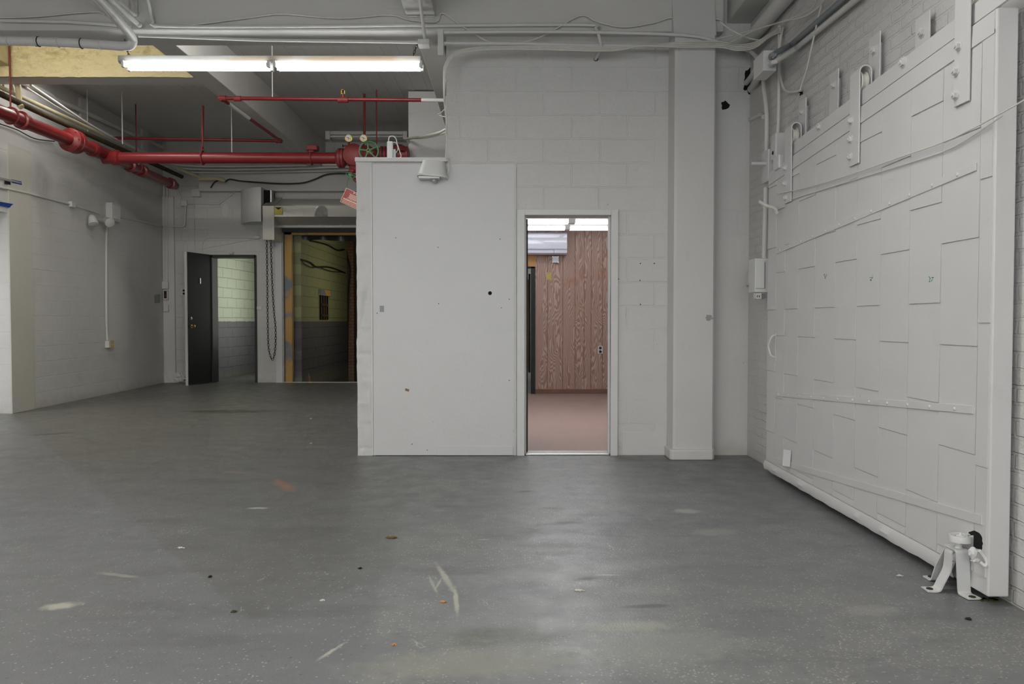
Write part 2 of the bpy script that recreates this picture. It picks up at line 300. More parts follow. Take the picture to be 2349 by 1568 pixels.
class MB:
    def __init__(s): s.bm = bmesh.new()
    def V(s, p): return s.bm.verts.new(p)
    def face(s, vs_):
        try: return s.bm.faces.new(vs_)
        except ValueError: return None
    def box(s, x0, x1, y0, y1, z0, z1):
        v = [s.V((x, y, z)) for x in (x0, x1) for y in (y0, y1) for z in (z0, z1)]
        for q in ((0, 1, 3, 2), (4, 6, 7, 5), (0, 4, 5, 1), (2, 3, 7, 6), (0, 2, 6, 4), (1, 5, 7, 3)): s.face([v[i] for i in q])
        return s
    def obox(s, c, sx, sy, sz, rot=None):
        R = rot or Matrix.Identity(3); c = Vector(c)
        v = [s.V(c + R @ Vector((a * sx / 2, b * sy / 2, d * sz / 2))) for a in (-1, 1) for b in (-1, 1) for d in (-1, 1)]
        for q in ((0, 1, 3, 2), (4, 6, 7, 5), (0, 4, 5, 1), (2, 3, 7, 6), (0, 2, 6, 4), (1, 5, 7, 3)): s.face([v[i] for i in q])
        return s
    def tube(s, P, r, n=10, cap=True):
        P = [Vector(p) for p in P]; Q = [P[0]]
        for p in P[1:]:
            if (p - Q[-1]).length > 1e-5: Q.append(p)
        P = Q; rings = []; up = None
        for i, p in enumerate(P):
            t = (P[min(i + 1, len(P) - 1)] - P[max(i - 1, 0)]).normalized()
            if up is None: up = t.orthogonal().normalized()
            else: up = (up - t * up.dot(t)); up = up.normalized() if up.length > 1e-6 else t.orthogonal().normalized()
            b = t.cross(up); rr = r[i] if isinstance(r, (list, tuple)) else r
            rings.append([s.V(p + (up * math.cos(2 * math.pi * k / n) + b * math.sin(2 * math.pi * k / n)) * rr) for k in range(n)])
        for a, b in zip(rings, rings[1:]):
            for k in range(n): s.face([a[k], a[(k + 1) % n], b[(k + 1) % n], b[k]])
        if cap: s.face(rings[0][::-1]); s.face(rings[-1])
        return s
    def cyl(s, a, b, r, n=16): return s.tube([a, b], r, n)
    def lathe(s, o, ax, prof, n=20):
        o = Vector(o); ax = Vector(ax).normalized(); u = ax.orthogonal().normalized(); v = ax.cross(u); R = []
        for (r, h) in prof: R.append([s.V(o + ax * h + (u * math.cos(2 * math.pi * k / n) + v * math.sin(2 * math.pi * k / n)) * max(r, 1e-4)) for k in range(n)])
        for a, b in zip(R, R[1:]):
            for k in range(n): s.face([a[k], a[(k + 1) % n], b[(k + 1) % n], b[k]])
        s.face(R[0][::-1]); s.face(R[-1]); return s
    def prism(s, pts, d):
        d = Vector(d); a = [s.V(Vector(p)) for p in pts]; b = [s.V(Vector(p) + d) for p in pts]; s.face(a[::-1]); s.face(b)
        for i in range(len(a)): j = (i + 1) % len(a); s.face([a[i], a[j], b[j], b[i]])
        return s
    def torus(s, c, ax, R, r, n=24, m=8, a0=0, a1=2 * math.pi, sx=1, u=None):
        ax = Vector(ax).normalized(); u = Vector(u).normalized() if u else ax.orthogonal().normalized(); v = ax.cross(u); c = Vector(c)
        full = abs(a1 - a0 - 2 * math.pi) < 1e-6; R_ = []
        for i in range(n if full else n + 1):
            a = a0 + (a1 - a0) * i / n; d = u * math.cos(a) * sx + v * math.sin(a); dn = (u * math.cos(a) + v * math.sin(a) * sx).normalized()
            R_.append([s.V(c + d * R + (dn * math.cos(2 * math.pi * k / m) + ax * math.sin(2 * math.pi * k / m)) * r) for k in range(m)])
        for i in range(len(R_) - (0 if full else 1)):
            a = R_[i]; b = R_[(i + 1) % len(R_)]
            for k in range(m): s.face([a[k], a[(k + 1) % m], b[(k + 1) % m], b[k]])
        return s
    def build(s, name, mat, parent=None, smooth=False, bevel=0.0, seg=2):
        bmesh.ops.remove_doubles(s.bm, verts=s.bm.verts, dist=1e-6)
        bmesh.ops.recalc_face_normals(s.bm, faces=s.bm.faces)
        me = bpy.data.meshes.new(name)
        if parent is None:
            co = [v.co for v in s.bm.verts]
            L = Vector(((min(c_.x for c_ in co) + max(c_.x for c_ in co)) / 2, (min(c_.y for c_ in co) + max(c_.y for c_ in co)) / 2, min(c_.z for c_ in co)))
            bmesh.ops.translate(s.bm, verts=s.bm.verts, vec=-L)
        s.bm.to_mesh(me); s.bm.free()
        o = bpy.data.objects.new(name, me); C.objects.link(o); me.materials.append(mat)
        if parent is None: o.location = L; woff[o.name] = L
        else: o.parent = parent; o.location = -woff[parent.name]; woff[o.name] = Vector((0, 0, 0))
        if smooth:
            for p in me.polygons: p.use_smooth = True
            me.set_sharp_from_angle(angle=math.radians(40))
        if bevel:
            m = o.modifiers.new('bevel', 'BEVEL'); m.width = bevel; m.segments = seg; m.limit_method = 'ANGLE'
        return o
def tag(o, label=None, cat=None, group=None, kind=None):
    if label: o['label'] = label
    if cat: o['category'] = cat
    if group: o['group'] = group
    if kind: o['kind'] = kind
    return o
def thing(name, loc, label, cat, group=None):
    o = bpy.data.objects.new(name, None); C.objects.link(o); o.location = loc; o.empty_display_size = .1
    woff[o.name] = Vector(loc); return tag(o, label, cat, group)
def struct(o, label=None): o['kind'] = 'structure'; return o
def text(name, body, size, M4, mat, parent, ext=0.0005):
    cu = bpy.data.curves.new(name, 'FONT'); cu.body = body; cu.size = size; cu.align_x = 'CENTER'; cu.align_y = 'CENTER'; cu.extrude = ext
    t_ = bpy.data.objects.new(name, cu); C.objects.link(t_); bpy.context.view_layer.update()
    me = bpy.data.meshes.new_from_object(t_.evaluated_get(bpy.context.evaluated_depsgraph_get())); bpy.data.objects.remove(t_)
    me.materials.clear(); me.materials.append(mat); o = bpy.data.objects.new(name, me); C.objects.link(o); o.parent = parent
    o.matrix_local = Matrix.Translation(-woff[parent.name]) @ M4; return o
FRONT = Matrix.Rotation(math.pi / 2, 4, 'X')        # text plane facing the camera side (-Y)
# ================================================================== the setting
YW = 6.62; YB = 14.45; ZC = 4.4; XR = 2.03
# floor (one slab, with a faint unevenness)
mb = MB(); mb.box(-8.6, 2.3, -5, YB + 0.02, -0.12, 0); struct(mb.build('floor', M['floor']))
mb = MB(); mb.box(-0.5, 2.0, 6.78, 12.2, -0.05, 0.004); struct(mb.build('floor_office', M['vinyl']))
mb = MB(); mb.box(-1.2, 0.6, 12.2, 16.2, -0.05, 0.002); struct(mb.build('floor_rear_office', M['floor']))
mb = MB(); mb.box(-5.8, -4.4, YB + .02, 18.5, -0.12, -0.01); struct(mb.build('floor_passage', M['floor']))
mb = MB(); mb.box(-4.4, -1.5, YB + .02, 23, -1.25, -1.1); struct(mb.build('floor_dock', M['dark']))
# ceiling
mb = MB(); mb.box(-8.6, 2.3, -5, YB + 0.4, ZC, ZC + .15); struct(mb.build('ceiling', M['ceiling']))
mb = MB(); mb.box(-0.5, 2.0, 6.82, 12.2, 2.56, 2.62); struct(mb.build('ceiling_office', M['white']))
mb = MB(); mb.box(-1.2, .6, 12.26, 16.2, 2.5, 2.62); struct(mb.build('ceiling_rear_office', M['white']))
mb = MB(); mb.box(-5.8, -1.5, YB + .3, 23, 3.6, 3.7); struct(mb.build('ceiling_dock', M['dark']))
# wall with the office door: pieces round the opening
dl, dr, dt = atX and at(1199, 1045, YW).x, at(1401, 700, YW).x, at(1300, 494, YW).z
dl = (1200 - 1165) / 272; dr = (1404 - 1165) / 272
TW = .16
mb = MB()
mb.box(-0.515, dl - .03, YW, YW + TW, 0, 3.51); mb.box(dr + .03, 1.70, YW, YW + TW, 0, 3.51); mb.box(dl - .03, dr + .03, YW, YW + TW, dt + .03, 3.51)
mb.box(1.70, XR, YW, YW + TW, 0, ZC)
struct(mb.build('wall_office_front', M['block']))
mb = MB(); mb.box(-0.515, -0.36, YW + TW, 9.5, 0, 3.9); struct(mb.build('wall_office_side', M['blockx']))
ex0 = at(819, 700, YW).x; mb = MB(); ge = []
for i in range(17):
    row = []
    for k in range(161):
        z = 2.5 * k / 160; j = abs(((z - .063) / .2) % 1 - .0); j = min(j, 1 - j); gr_ = max(0, 1 - j / .05) * .006
        t = i / 16; d_ = noise.fractal(Vector((t * 1.2, 2, z * 7)), .9, 2.1, 4) * .007 + max(0, noise.noise(Vector((t * 2, 5, z * 3.1))) - .2) * .02
        ed = (noise.noise(Vector((1, 1, z * 3))) * .008 + noise.noise(Vector((1, 4, z * 13))) * .004) * (1 - t)
        row.append(mb.V((ex0 + ed + (-1.12 - ex0) * t, YW - .008 + gr_ - d_, z)))
    ge.append(row)
for i in range(16):
    for k in range(160): mb.face([ge[i][k], ge[i + 1][k], ge[i + 1][k + 1], ge[i][k + 1]])
bk = [mb.V((v.co.x, YW + .2, v.co.z)) for v in ge[0]]
for k in range(160): mb.face([ge[0][k], ge[0][k + 1], bk[k + 1], bk[k]])
struct(mb.build('wall_low_end', M['paint'], smooth=True))
mb = MB(); mb.box(ex0 + .03, -0.515, YW + .002, YW + .2, 0, 2.503); struct(mb.build('wall_low', M['block'], bevel=.006))
# the column before the wall
mb = MB(); mb.prism([(1.345, 6.62, 0), (1.355, 6.42, 0), (1.375, 6.405, 0), (1.675, 6.405, 0), (1.69, 6.42, 0), (1.69, 6.62, 0)], (0, 0, 3.45))
mb.prism([(1.345, 6.50, 3.449), (1.345, 6.41, 3.449), (1.345, 6.498, 3.80)], (.345, 0, 0)); mb.box(1.345, 1.69, 6.5, 6.62, 3.449, 3.52)
struct(mb.build('column', M['paint'], bevel=.004))
mb = MB(); mb.prism([(1.325, 6.62, 0), (1.325, 6.40, 0), (1.345, 6.375, 0), (1.672, 6.375, 0), (1.695, 6.40, 0), (1.695, 6.62, 0)], (0, 0, .085))
struct(mb.build('trim_column_foot', M['paint'], bevel=.01))
# big beam over everything, joists, rear beams
mb = MB(); mb.box(-8.6, 1.775, 6.5, 6.86, 3.51, ZC); struct(mb.build('beam_main', M['concrete'], bevel=.012))
for i, x in enumerate((-3.26, -0.83, 1.83)):
    mb = MB(); mb.box(x, x + (.24 if i < 2 else .20), -5, 6.5 if i < 2 else 6.62, 3.62, ZC); struct(mb.build('beam_joist', M['concrete'], bevel=.008))
for x in (-3.57, -0.89):
    mb = MB(); mb.box(x, x + .24, 6.86, YB, 3.9, ZC); struct(mb.build('beam_joist', M['concrete'], bevel=.008))
mb = MB(); zb = at(700, 438, 14.3).z; mb.box(-5.6, -0.9, 14.3, YB, zb, 3.98); struct(mb.build('beam_rear', M['concrete'], bevel=.008))
# yellowed cross beam, rough plaster: a displaced front face on a solid beam
nx, nz = 150, 40; x0, x1, z0, z1 = -6.0, -3.57, 3.9, 4.4; mb = MB(); gv = []
for i in range(nx + 1):
    row = []
    for k in range(nz + 1):
        x = x0 + (x1 - x0) * i / nx; z = z0 + (z1 - z0) * k / nz
        rough = min(1, max(0, (x1 - .95 - x) * 3)) * .5 + min(1, max(0, (z - 4.06) * 12)) * .8
        d = noise.fractal(Vector((x * 6, 3, z * 11)), 0.8, 2.2, 6) * .045 * rough + noise.noise(Vector((x * 1.5, 7, z * 2))) * .012
        if k < 2: d += .012 * noise.noise(Vector((x * 9, 1, 1))) * rough
        row.append(mb.V((x, 9.0 - d, z + (0.008 * noise.noise(Vector((x * 7, 9, 2))) if k == 0 else 0))))
    gv.append(row)
for i in range(nx):
    for k in range(nz): mb.face([gv[i][k], gv[i + 1][k], gv[i + 1][k + 1], gv[i][k + 1]])
struct(mb.build('beam_plastered', M['yellow'], smooth=True))
mb = MB(); mb.box(x0, x1, 9.05, 9.3, z0 + .004, z1); struct(mb.build('beam_cross', M['concrete']))
# long wall on the west, with an opening to a side room
def wall_seg(mb, ya, yb, z0, z1, th=.45, off=0.0):
    mb.prism([(XL(ya) + off, ya, z0), (XL(yb) + off, yb, z0), (XL(yb) - th, yb, z0), (XL(ya) - th, ya, z0)], (0, 0, z1 - z0))
    return mb
mb = MB(); wall_seg(mb, 9.63, YB + .3, 0, ZC); wall_seg(mb, 6.9, 9.63, 2.45, ZC); wall_seg(mb, -5, 6.9, 0, ZC)
struct(mb.build('wall_west', M['blockx']))
mb = MB(); wall_seg(mb, 9.632, 10.13, 0.0, 3.3, .01, .012); struct(mb.build('trim_west_plaster', paint('yellowish plaster strip', (0.60, 0.585, 0.52)), bevel=.003))
mb = MB(); mb.box(-8.6, -8.45, 6.0, 11, 0, 2.6); mb.box(-8.6, XL(9.63) - .02, 9.632, 9.75, 0, 2.6); mb.box(-8.6, -6.0, 6.2, 6.3, 0, 2.6); mb.box(-8.6, -6.3, 6.2, 9.7, 2.55, 2.6)
struct(mb.build('wall_side_room', M['white']))
# rear wall with passage opening and dock opening
px = lambda x, y: at(x, y, YB)
ol, orr, ot = px(487, 800).x, px(588, 800).x, px(540, 588).z
kl, kr, kt = px(650, 700).x, -1.75, px(720, 530).z
mb = MB(); mb.box(-6.4, ol, YB, YB + .25, 0, ZC); mb.box(ol, orr, YB, YB + .25, ot, ZC); mb.box(orr, kl, YB, YB + .25, 0, ZC)
mb.box(kl, kr, YB, YB + .25, kt, ZC); mb.box(kr, 2.3, YB, YB + .25, 0, ZC)
struct(mb.build('wall_north', M['blockback']))
# pier and wide chase at the rear corner
cx0, cx1 = px(378, 600).x, px(402, 600).x
mb = MB(); mb.box(-6.4, cx1, YB - .05, YB, 0, 3.4); struct(mb.build('trim_corner_chase', M['paint'], bevel=.004))
mb = MB(); a = at(937, 300, 11.2); mb.box(a.x, -.55, 11.2, 12.1, 0, ZC - .02); struct(mb.build('column_rear', M['block']))
# east brick wall and south wall
mb = MB(); mb.box(XR, XR + .25, -5, YW + .2, 0, ZC); struct(mb.build('wall_east', M['brick']))
mb = MB(); mb.box(-8.6, 2.3, -5.2, -5, 0, ZC); struct(mb.build('wall_south', M['paint']))
mb = MB(); mb.box(2.0, 2.28, YW + TW, YB, 0, ZC); struct(mb.build('wall_office_east', M['white']))
# passage and dock walls behind the rear wall
mb = MB(); mb.prism([(-5.78, YB + .25, -.1), (-5.49, 18.5, -.1), (-5.9, 18.5, -.1), (-6.0, YB + .25, -.1)], (0, 0, 3.7)); struct(mb.build('wall_passage', M['greenwall']))
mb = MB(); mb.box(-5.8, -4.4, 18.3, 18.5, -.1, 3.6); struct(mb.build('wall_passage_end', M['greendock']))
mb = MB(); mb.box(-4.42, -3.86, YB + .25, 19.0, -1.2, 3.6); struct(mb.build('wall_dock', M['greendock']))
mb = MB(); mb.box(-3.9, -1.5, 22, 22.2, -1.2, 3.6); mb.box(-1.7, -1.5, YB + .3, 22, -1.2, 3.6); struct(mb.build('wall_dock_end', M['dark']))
b0, b1 = at(793, 800, 19).x, at(812, 800, 19).x
mb = MB(); mb.box(-3.95, b1, 19.0, 19.4, -1.2, 3.5); struct(mb.build('column_dock_brick', M['redbrick']))
# office interior
YO = 12.2
po = lambda x, y: at(x, y, YO)
wl = po(1226, 800).x
mb = MB(); mb.box(-0.5, po(1200, 800).x - .3, YO, YO + .06, 0, 2.56); mb.box(wl, 2.0, YO, YO + .06, 0, 2.56)
z_h = po(1215, 612).z; mb.box(-0.4, wl, YO, YO + .06, z_h, 2.56)
struct(mb.build('wall_office_rear', M['wood']))
# panel grooves and battens as real strips
g_ = [1226, 1256, 1291, 1319, 1340, 1356, 1382]
mb = MB()
for xx in g_[1:]: X = po(xx, 700).x; mb.box(X - .004, X + .004, YO - .002, YO + .002, .08, 2.56)
struct(mb.build('trim_panel_grooves', M['woodbase']))
mb = MB(); mb.box(wl, 2.0, YO - .02, YO, 0.0, .075); struct(mb.build('baseboard_office', M['woodbase'], bevel=.004))
mb = MB(); mb.box(-0.4, po(1229, 600).x, YO - .018, YO, z_h, po(1215, 582).z + .02); struct(mb.build('trim_header_board', M['woodedge']))
mb = MB(); a = po(1218, 700).x; mb.box(a, wl + .012, YO - .03, YO + .08, 0, z_h); mb.box(-.4, wl, YO - .03, YO + .08, z_h - .02, z_h + .004); struct(mb.build('trim_rear_door_frame', M['black']))
mb = MB(); mb.box(-1.2, .62, 16.1, 16.2, 0, 2.6); mb.box(.5, .62, YO + .1, 16.2, 0, 2.6); mb.box(-1.2, -1.1, YO + .1, 16.2, 0, 2.6)
struct(mb.build('wall_rear_office', M['white']))
mb = MB(); mb.box(-.5, -.36, 9.5, YO, 0, 2.56); struct(mb.build('wall_office_west', M['white']))
# office door frame
FO = .062; fl_, fr_, ft_ = (1186 - 1165) / 272, (1417 - 1165) / 272, at(1300, 480, YW - .015).z
mb = MB(); mb.box(fl_, dl + .012, YW - .03, YW + TW + .02, 0, ft_); mb.box(dr - .012, fr_, YW - .03, YW + TW + .02, 0, ft_); mb.box(dl + .012, dr - .012, YW - .03, YW + TW + .02, dt, ft_)
mb.box(dl + .012, dl + .028, YW + .03, YW + .07, 0, dt); mb.box(dr - .028, dr - .012, YW + .03, YW + .07, 0, dt)
struct(mb.build('trim_office_door_frame', M['trim'], bevel=.004))
mb = MB(); mb.box(dl + .02, dr - .02, YW - .01, YW + TW, 0, .014); struct(mb.build('trim_threshold', M['chrome'], bevel=.004))
mb = MB(); mb.box(fl_ - .075, fl_ - .008, YW - .012, YW, 0, at(1180, 377, YW).z); struct(mb.build('trim_wall_strip', M['trim'], bevel=.003))
mb = MB(); mb.box(dr + .09, 1.345, YW - .006, YW, 0, .2); struct(mb.build('baseboard_front', M['paint'], bevel=.003))
# office door leaf, swung open into the room
door = MB(); xd = dl + .03; door.prism([(xd, YW + .08, .01), (xd + .012, YW + .08, .01), (xd - .03, YW + .80, .01), (xd - .045, YW + .80, .01)], (0, 0, dt - .03)); struct(door.build('door_1', M['black'], bevel=.002))
# rear steel door leaf, open toward the hall
h0 = Vector((ol, YB - .03, 0)); e0 = atZ(431.5, 882, .015); e0 = Vector((e0.x, e0.y, 0)); u = (e0 - h0); W_ = u.length; u = u.normalized(); nrm = Vector((-u.y, u.x, 0))
hz = at(430, 577, e0.y).z
d = MB(); d.prism([h0 + Vector((0, 0, .012)), e0 + Vector((0, 0, .012)), e0 - nrm * .045 + Vector((0, 0, .012)), h0 - nrm * .045 + Vector((0, 0, .012))], (0, 0, hz - .012))
D2 = struct(d.build('door_2', M['blackdoor']))
def on_leaf(x, y, off=.0):
    d_ = ray(x, y); N = nrm; t = (h0 - CAM).dot(N) / d_.dot(N); return CAM + d_ * t
MB().prism([e0 + u * .002, e0 - u * .012, e0 - u * .012 - nrm * .047 , e0 + u * .002 - nrm * .047], (0, 0, hz)).build('door_edge', M['trim'], D2)
kk = on_leaf(438, 748); side = nrm if nrm.x > 0 else -nrm
MB().lathe(kk, side, [(.033, 0), (.033, .008), (.012, .012), (.012, .04), (.026, .046), (.03, .06), (.026, .074), (.01, .08)]).build('door_knob', M['brass'], D2, True)
kk = on_leaf(437, 730); MB().lathe(kk, side, [(.03, 0), (.028, .015), (.018, .02), (.001, .021)]).build('deadbolt', M['chrome'], D2, True)
kk = on_leaf(460, 644)
MB().obox(kk, .006, .05, .1).build('door_plate', M['chrome'], D2)
mb = MB(); mb.box(ol - .02, ol + .02, YB - .02, YB + .25, 0, ot + .02); mb.box(orr - .02, orr + .02, YB - .02, YB + .25, 0, ot + .02); mb.box(ol, orr, YB - .02, YB + .25, ot - .02, ot + .03); struct(mb.build('trim_passage_frame', M['dark']))
# dock opening surround
mb = MB(); a, b_ = px(633, 700).x, px(648, 700).x; mb.box(a, b_, YB - .03, YB + .25, 0, kt + .35); struct(mb.build('trim_dock_steel_jamb', M['trim'], bevel=.003))
mb = MB(); a, b_ = px(652, 700).x, px(668, 700).x; mb.box(a, b_, YB + .05, YB + .16, 0, kt); mb.box(a, kr, YB + .05, YB + .16, kt - .06, kt + .02); struct(mb.build('trim_dock_timber', M['dockwood'], bevel=.003))
mb = MB(); mb.box(kl, kr, YB - .01, YB + .03, -.02, .012); struct(mb.build('trim_dock_sill', M['chip']))
mb = MB(); mb.box(kl, kr, YB - .03, YB + .1, kt - .02, kt + .30); struct(mb.build('trim_dock_head', M['dark']))
# ================================================================== sliding fire door on the east wall
XF = 1.92                                  # face of the door slab
def Yf(x, X=XF): return 1800 * X / (x - 1165)
def sl(Y, z0): return z0 + 0.052 * (5.1 - Y)          # everything on this door follows the inclined track
tr_top = lambda Y: sl(Y, 2.351); tr_bot = lambda Y: sl(Y, 2.351) - .082; d_top = lambda Y: sl(Y, 2.351) - .087
Y0, Y1 = 3.10, 5.79
SD = thing('sliding_fire_door', (XF + .04, (Y0 + Y1) / 2, 0.03), 'big white tin-clad sliding fire door with sloping top, hung on the brick wall', 'door'); SD['kind'] = 'thing'
mb = MB(); mb.prism([(XF, Y0, .035), (XF, Y1, .045), (XF, Y1, d_top(Y1)), (XF, Y0, d_top(Y0))], (.085, 0, 0)); mb.build('door_core', M['tin'], SD, bevel=.006)
# tin sheets in running bond; each sheet is tilted a hair so its lower lap stands proud
cols = [1833, 1871, 1917, 1967, 2021, 2088, 2161, 2248]
ys = [Y1 - .004, Y1 - .18, Y1 - .36] + [Yf(c_) for c_ in cols[0:]]; ys = sorted(set(ys), reverse=True)
ys = [y_ for y_ in ys if not (Yf(1833) < y_ < Yf(1833) + .12)]
mb = MB(); rnd = random.Random(3)
def sheet(ya, yb, za, zb, za2, zb2):
    g1, t0, t1 = .0026, .0022, .0062
    A = ya - g1; B = yb + g1; q = rnd.uniform(-.0006, .0006)
    v = [mb.V((XF - t1 - q, A, za + .002)), mb.V((XF - t1 + q, B, za2 + .002)), mb.V((XF - t0, B, zb2 - .002)), mb.V((XF - t0, A, zb - .002))]
    k = [mb.V((XF + .002, A, za + .002)), mb.V((XF + .002, B, za2 + .002)), mb.V((XF + .002, B, zb2 - .002)), mb.V((XF + .002, A, zb - .002))]
    mb.face(v)
    for i in range(4): j = (i + 1) % 4; mb.face([v[i], v[j], k[j], k[i]])
for i in range(len(ys) - 1):
    ya, yb = ys[i], ys[i + 1]; odd = (len(ys) - 1 - i) % 2
    z = .108; start = (.146 if odd == 1 else .330); lim = d_top((ya + yb) / 2) - .1
    zs = [.108]; k = start
    while k < lim - .02:
        if k > .13: zs.append(k)
        k += .444
    zs.append(lim)
    for a_, b_ in zip(zs, zs[1:]):
        if b_ - a_ > .02:
            top = b_ == lim
            sheet(ya, yb, a_, (d_top(ya) - .1) if top else b_, a_, (d_top(yb) - .1) if top else b_)
sheet(Y1 - .004, Y0 + .01, d_top(Y1) - .098, d_top(Y1) - .004, d_top(Y0) - .098, d_top(Y0) - .004)
k = .21
for a_, b_ in ((.108, .55), (.55, 1.13), (1.13, 1.71), (1.71, 2.29)): sheet(ys[-1], Y0 + .01, a_, b_, a_, b_)
mb.build('tin_cladding', M['tin'], SD)
# lower bumper board, uneven
mb = MB(); P = []
for i in range(60):
    Y = Y1 + .02 - (Y1 - Y0 - .2) * i / 59; P.append((Y, .006 * noise.noise(Vector((Y * 6, 0, 0))), .006 * noise.noise(Vector((Y * 9, 4, 0)))))
prev = None
for (Y, dx, dz) in P:
    r_ = [mb.V((XF - .012 + dx * .6, Y, .04 + dz)), mb.V((XF - .02 + dx, Y, .07)), mb.V((XF - .006, Y, .104)), mb.V((XF + .01, Y, .105))]
    if prev:
        for a_, b_, c_, d_ in zip(prev, prev[1:], r_[1:], r_): mb.face([a_, b_, c_, d_])
    prev = r_
mb.build('bottom_wrap', M['tin'], SD, True)
def bar(name, l, r, h, X=XF - .004, t=.006, n=12):
    a = atX(l[0], l[1], X); b = atX(r[0], r[1], X)
    mb = MB(); mb.prism([(X, a.y, a.z), (X, b.y, b.z), (X, b.y, b.z + h), (X, a.y, a.z + h)], (-t, 0, 0)); o = mb.build(name, M['tin'], SD, bevel=.0015)
    if n:
        for i in range(n):
            t_ = (i + .35) / n; p = a.lerp(b, t_) + Vector((-t, 0, h * .45)); mb = MB(); mb.lathe(p, (-1, 0, 0), [(.0085, 0), (.008, .003), (.003, .006)], 8); mb.build('rivet', M['tin'], o, True)
bar('reinforcing_bar', (1783, 582), (2241, 391), .034); bar('reinforcing_bar', (1780, 908), (2234, 949), .034); bar('reinforcing_bar', (1770, 1060), (2255, 1204), .04, n=0)
def hexbolt(mb, p, ax, r=.017, h=.014):
    mb.lathe(Vector(p), ax, [(r * 1.35, 0), (r * 1.35, .003)], 14); mb.lathe(Vector(p) + Vector(ax) * .003, ax, [(r, 0), (r, h)], 6); mb.lathe(Vector(p) + Vector(ax) * h, ax, [(r * .5, 0), (r * .5, .009)], 8)
# hangers: strap bent over a grooved wheel
for (xa, xb, ytop, bolts) in ((1797, 1812, 287, [(1802, 385), (1798, 422), (1803, 453)]), (1945, 1966, 150, [(1953, 277), (1946, 323), (1949, 361)]), (2182, 2216, 0, [(2200, 105), (2185, 168), (2193, 218)])):
    X = 1.903; ya, yb = Yf(xa, X), Yf(xb, X); ym = (ya + yb) / 2; wd = ya - yb
    zt = tr_top(ym) + .135; zb_ = zt - .53
    cx = X + .036; R = .036; prof = [(X, zb_)]; arc = 12
    outer = [(cx - R * math.cos(a), zt - R + R * math.sin(a)) for a in [math.pi * i / arc for i in range(arc + 1)]]
    inner = [(cx - (R - .008) * math.cos(a), zt - R + (R - .008) * math.sin(a)) for a in [math.pi * i / arc for i in range(arc + 1)]]
    mb = MB(); pts = [(X, zb_)] + outer + [(cx + R, tr_bot(ym) - .0), (cx + R - .008, tr_bot(ym) - .0)] + inner[::-1] + [(X + .008, zb_)]
    mb.prism([(p[0], yb, p[1]) for p in pts], (0, wd, 0)); S = mb.build('hanger_strap', M['tin'], SD, bevel=.0015)
    for (bx, by) in bolts: p = atX(bx, by, X); mb = MB(); hexbolt(mb, (X, min(max(p.y, yb + .02), ya - .02), p.z), (-1, 0, 0)); mb.build('hex_bolt', M['tin'], S)
    mb = MB(); wc = (cx, ym, tr_top(ym) + .052); mb.lathe((cx - .02, ym, wc[2]), (1, 0, 0), [(.02, 0), (.058, .0), (.060, .006), (.048, .010), (.048, .030), (.060, .034), (.058, .04), (.02, .04)], 32)
    mb.build('hanger_wheel', M['cable'], S, True)
# pull handle near the far edge
mb = MB(); a = atX(1780, 768, XF); b_ = atX(1783, 820, XF)
mb.tube(rounded([(XF - .004, a.y, a.z), (XF - .035, a.y - .01, a.z - .012), (XF - .05, a.y + .02, (a.z + b_.z) / 2), (XF - .035, a.y + .0, b_.z + .012), (XF - .004, a.y, b_.z)], .02), .007, 8)
mb.obox((XF - .006, a.y, (a.z + b_.z) / 2), .004, .035, a.z - b_.z + .05)
mb.build('pull_handle', M['tin'], SD, True)
# door hole the guide roller runs in
mb = MB(); hc = atX(2237, 1238, XF - .006); pts = []
for i in range(22):
    a_ = 2 * math.pi * i / 22; rr = 1 + .4 * noise.noise(Vector((math.cos(a_) * 2, math.sin(a_) * 2, 5)))
    pts.append((XF - .0055, hc.y + .052 * rr * math.cos(a_), hc.z + .036 * rr * math.sin(a_)))
mb.prism(pts, (.02, 0, 0)); mb.build('worn_hole', M['void'], SD)
mb = MB(); a = atX(1815, 1050, XF); mb.obox((XF - .03, a.y, a.z), .002, .06, .11, Matrix.Rotation(.6, 3, 'Z') @ Matrix.Rotation(.1, 3, 'Y')); mb.build('bent_tin_flap', M['tin'], SD)
for (x, y) in ((1893, 634), (1999, 636), (2137, 641)):
    mb = MB(); p0 = atX(x, y, XF - .0055)
    for k in range(9): p = p0 + Vector((0, rnd.uniform(-.02, .02), rnd.uniform(-.014, .014))); mb.obox(p, .0008, rnd.uniform(.004, .014), rnd.uniform(.002, .006), Matrix.Rotation(rnd.uniform(-.8, .8), 3, 'X'))
    mb.build('green_paint_mark', M['greentag'], SD)
# the inclined track, bolted off the wall
TK = thing('sliding_door_track', (1.94, 4.2, 2.3), 'white inclined flat-bar track with bolted wall brackets above the sliding fire door', 'door track')
ye = 2.35
mb = MB(); X = 1.925; mb.prism([(X, ye, tr_bot(ye)), (X, Y1 - .35, tr_bot(Y1 - .35)), (X, Y1 - .35, tr_top(Y1 - .35)), (X, ye, tr_top(ye))], (.012, 0, 0)); T_ = mb.build('track_rail', M['tin'], TK, bevel=.002)
for (bx, by) in ((1880, 290), (2073, 143)): mb = MB(); hexbolt(mb, atX(bx, by, X), (-1, 0, 0), .02); mb.build('hex_bolt', M['tin'], T_)
for (bx, by, xe) in ((1831, 263, 1842), (1905, 200, 1915), (1994, 123, 2009), (2101, 84, 2121)):
    p = atX(bx, by, 1.99); yr = 1800 * 1.985 / (xe - 1165)
    mb = MB(); mb.box(1.992, 2.0, yr, yr + .13, tr_bot(p.y), p.z + .085); mb.box(2.0, XR, yr + .05, yr + .13, tr_bot(p.y), p.z + .04); K = mb.build('wall_bracket', M['tin'], TK, bevel=.003)
    mb = MB(); hexbolt(mb, (1.992, yr + .06, p.z), (-1, 0, 0), .02); mb.build('hex_bolt', M['tin'], K)
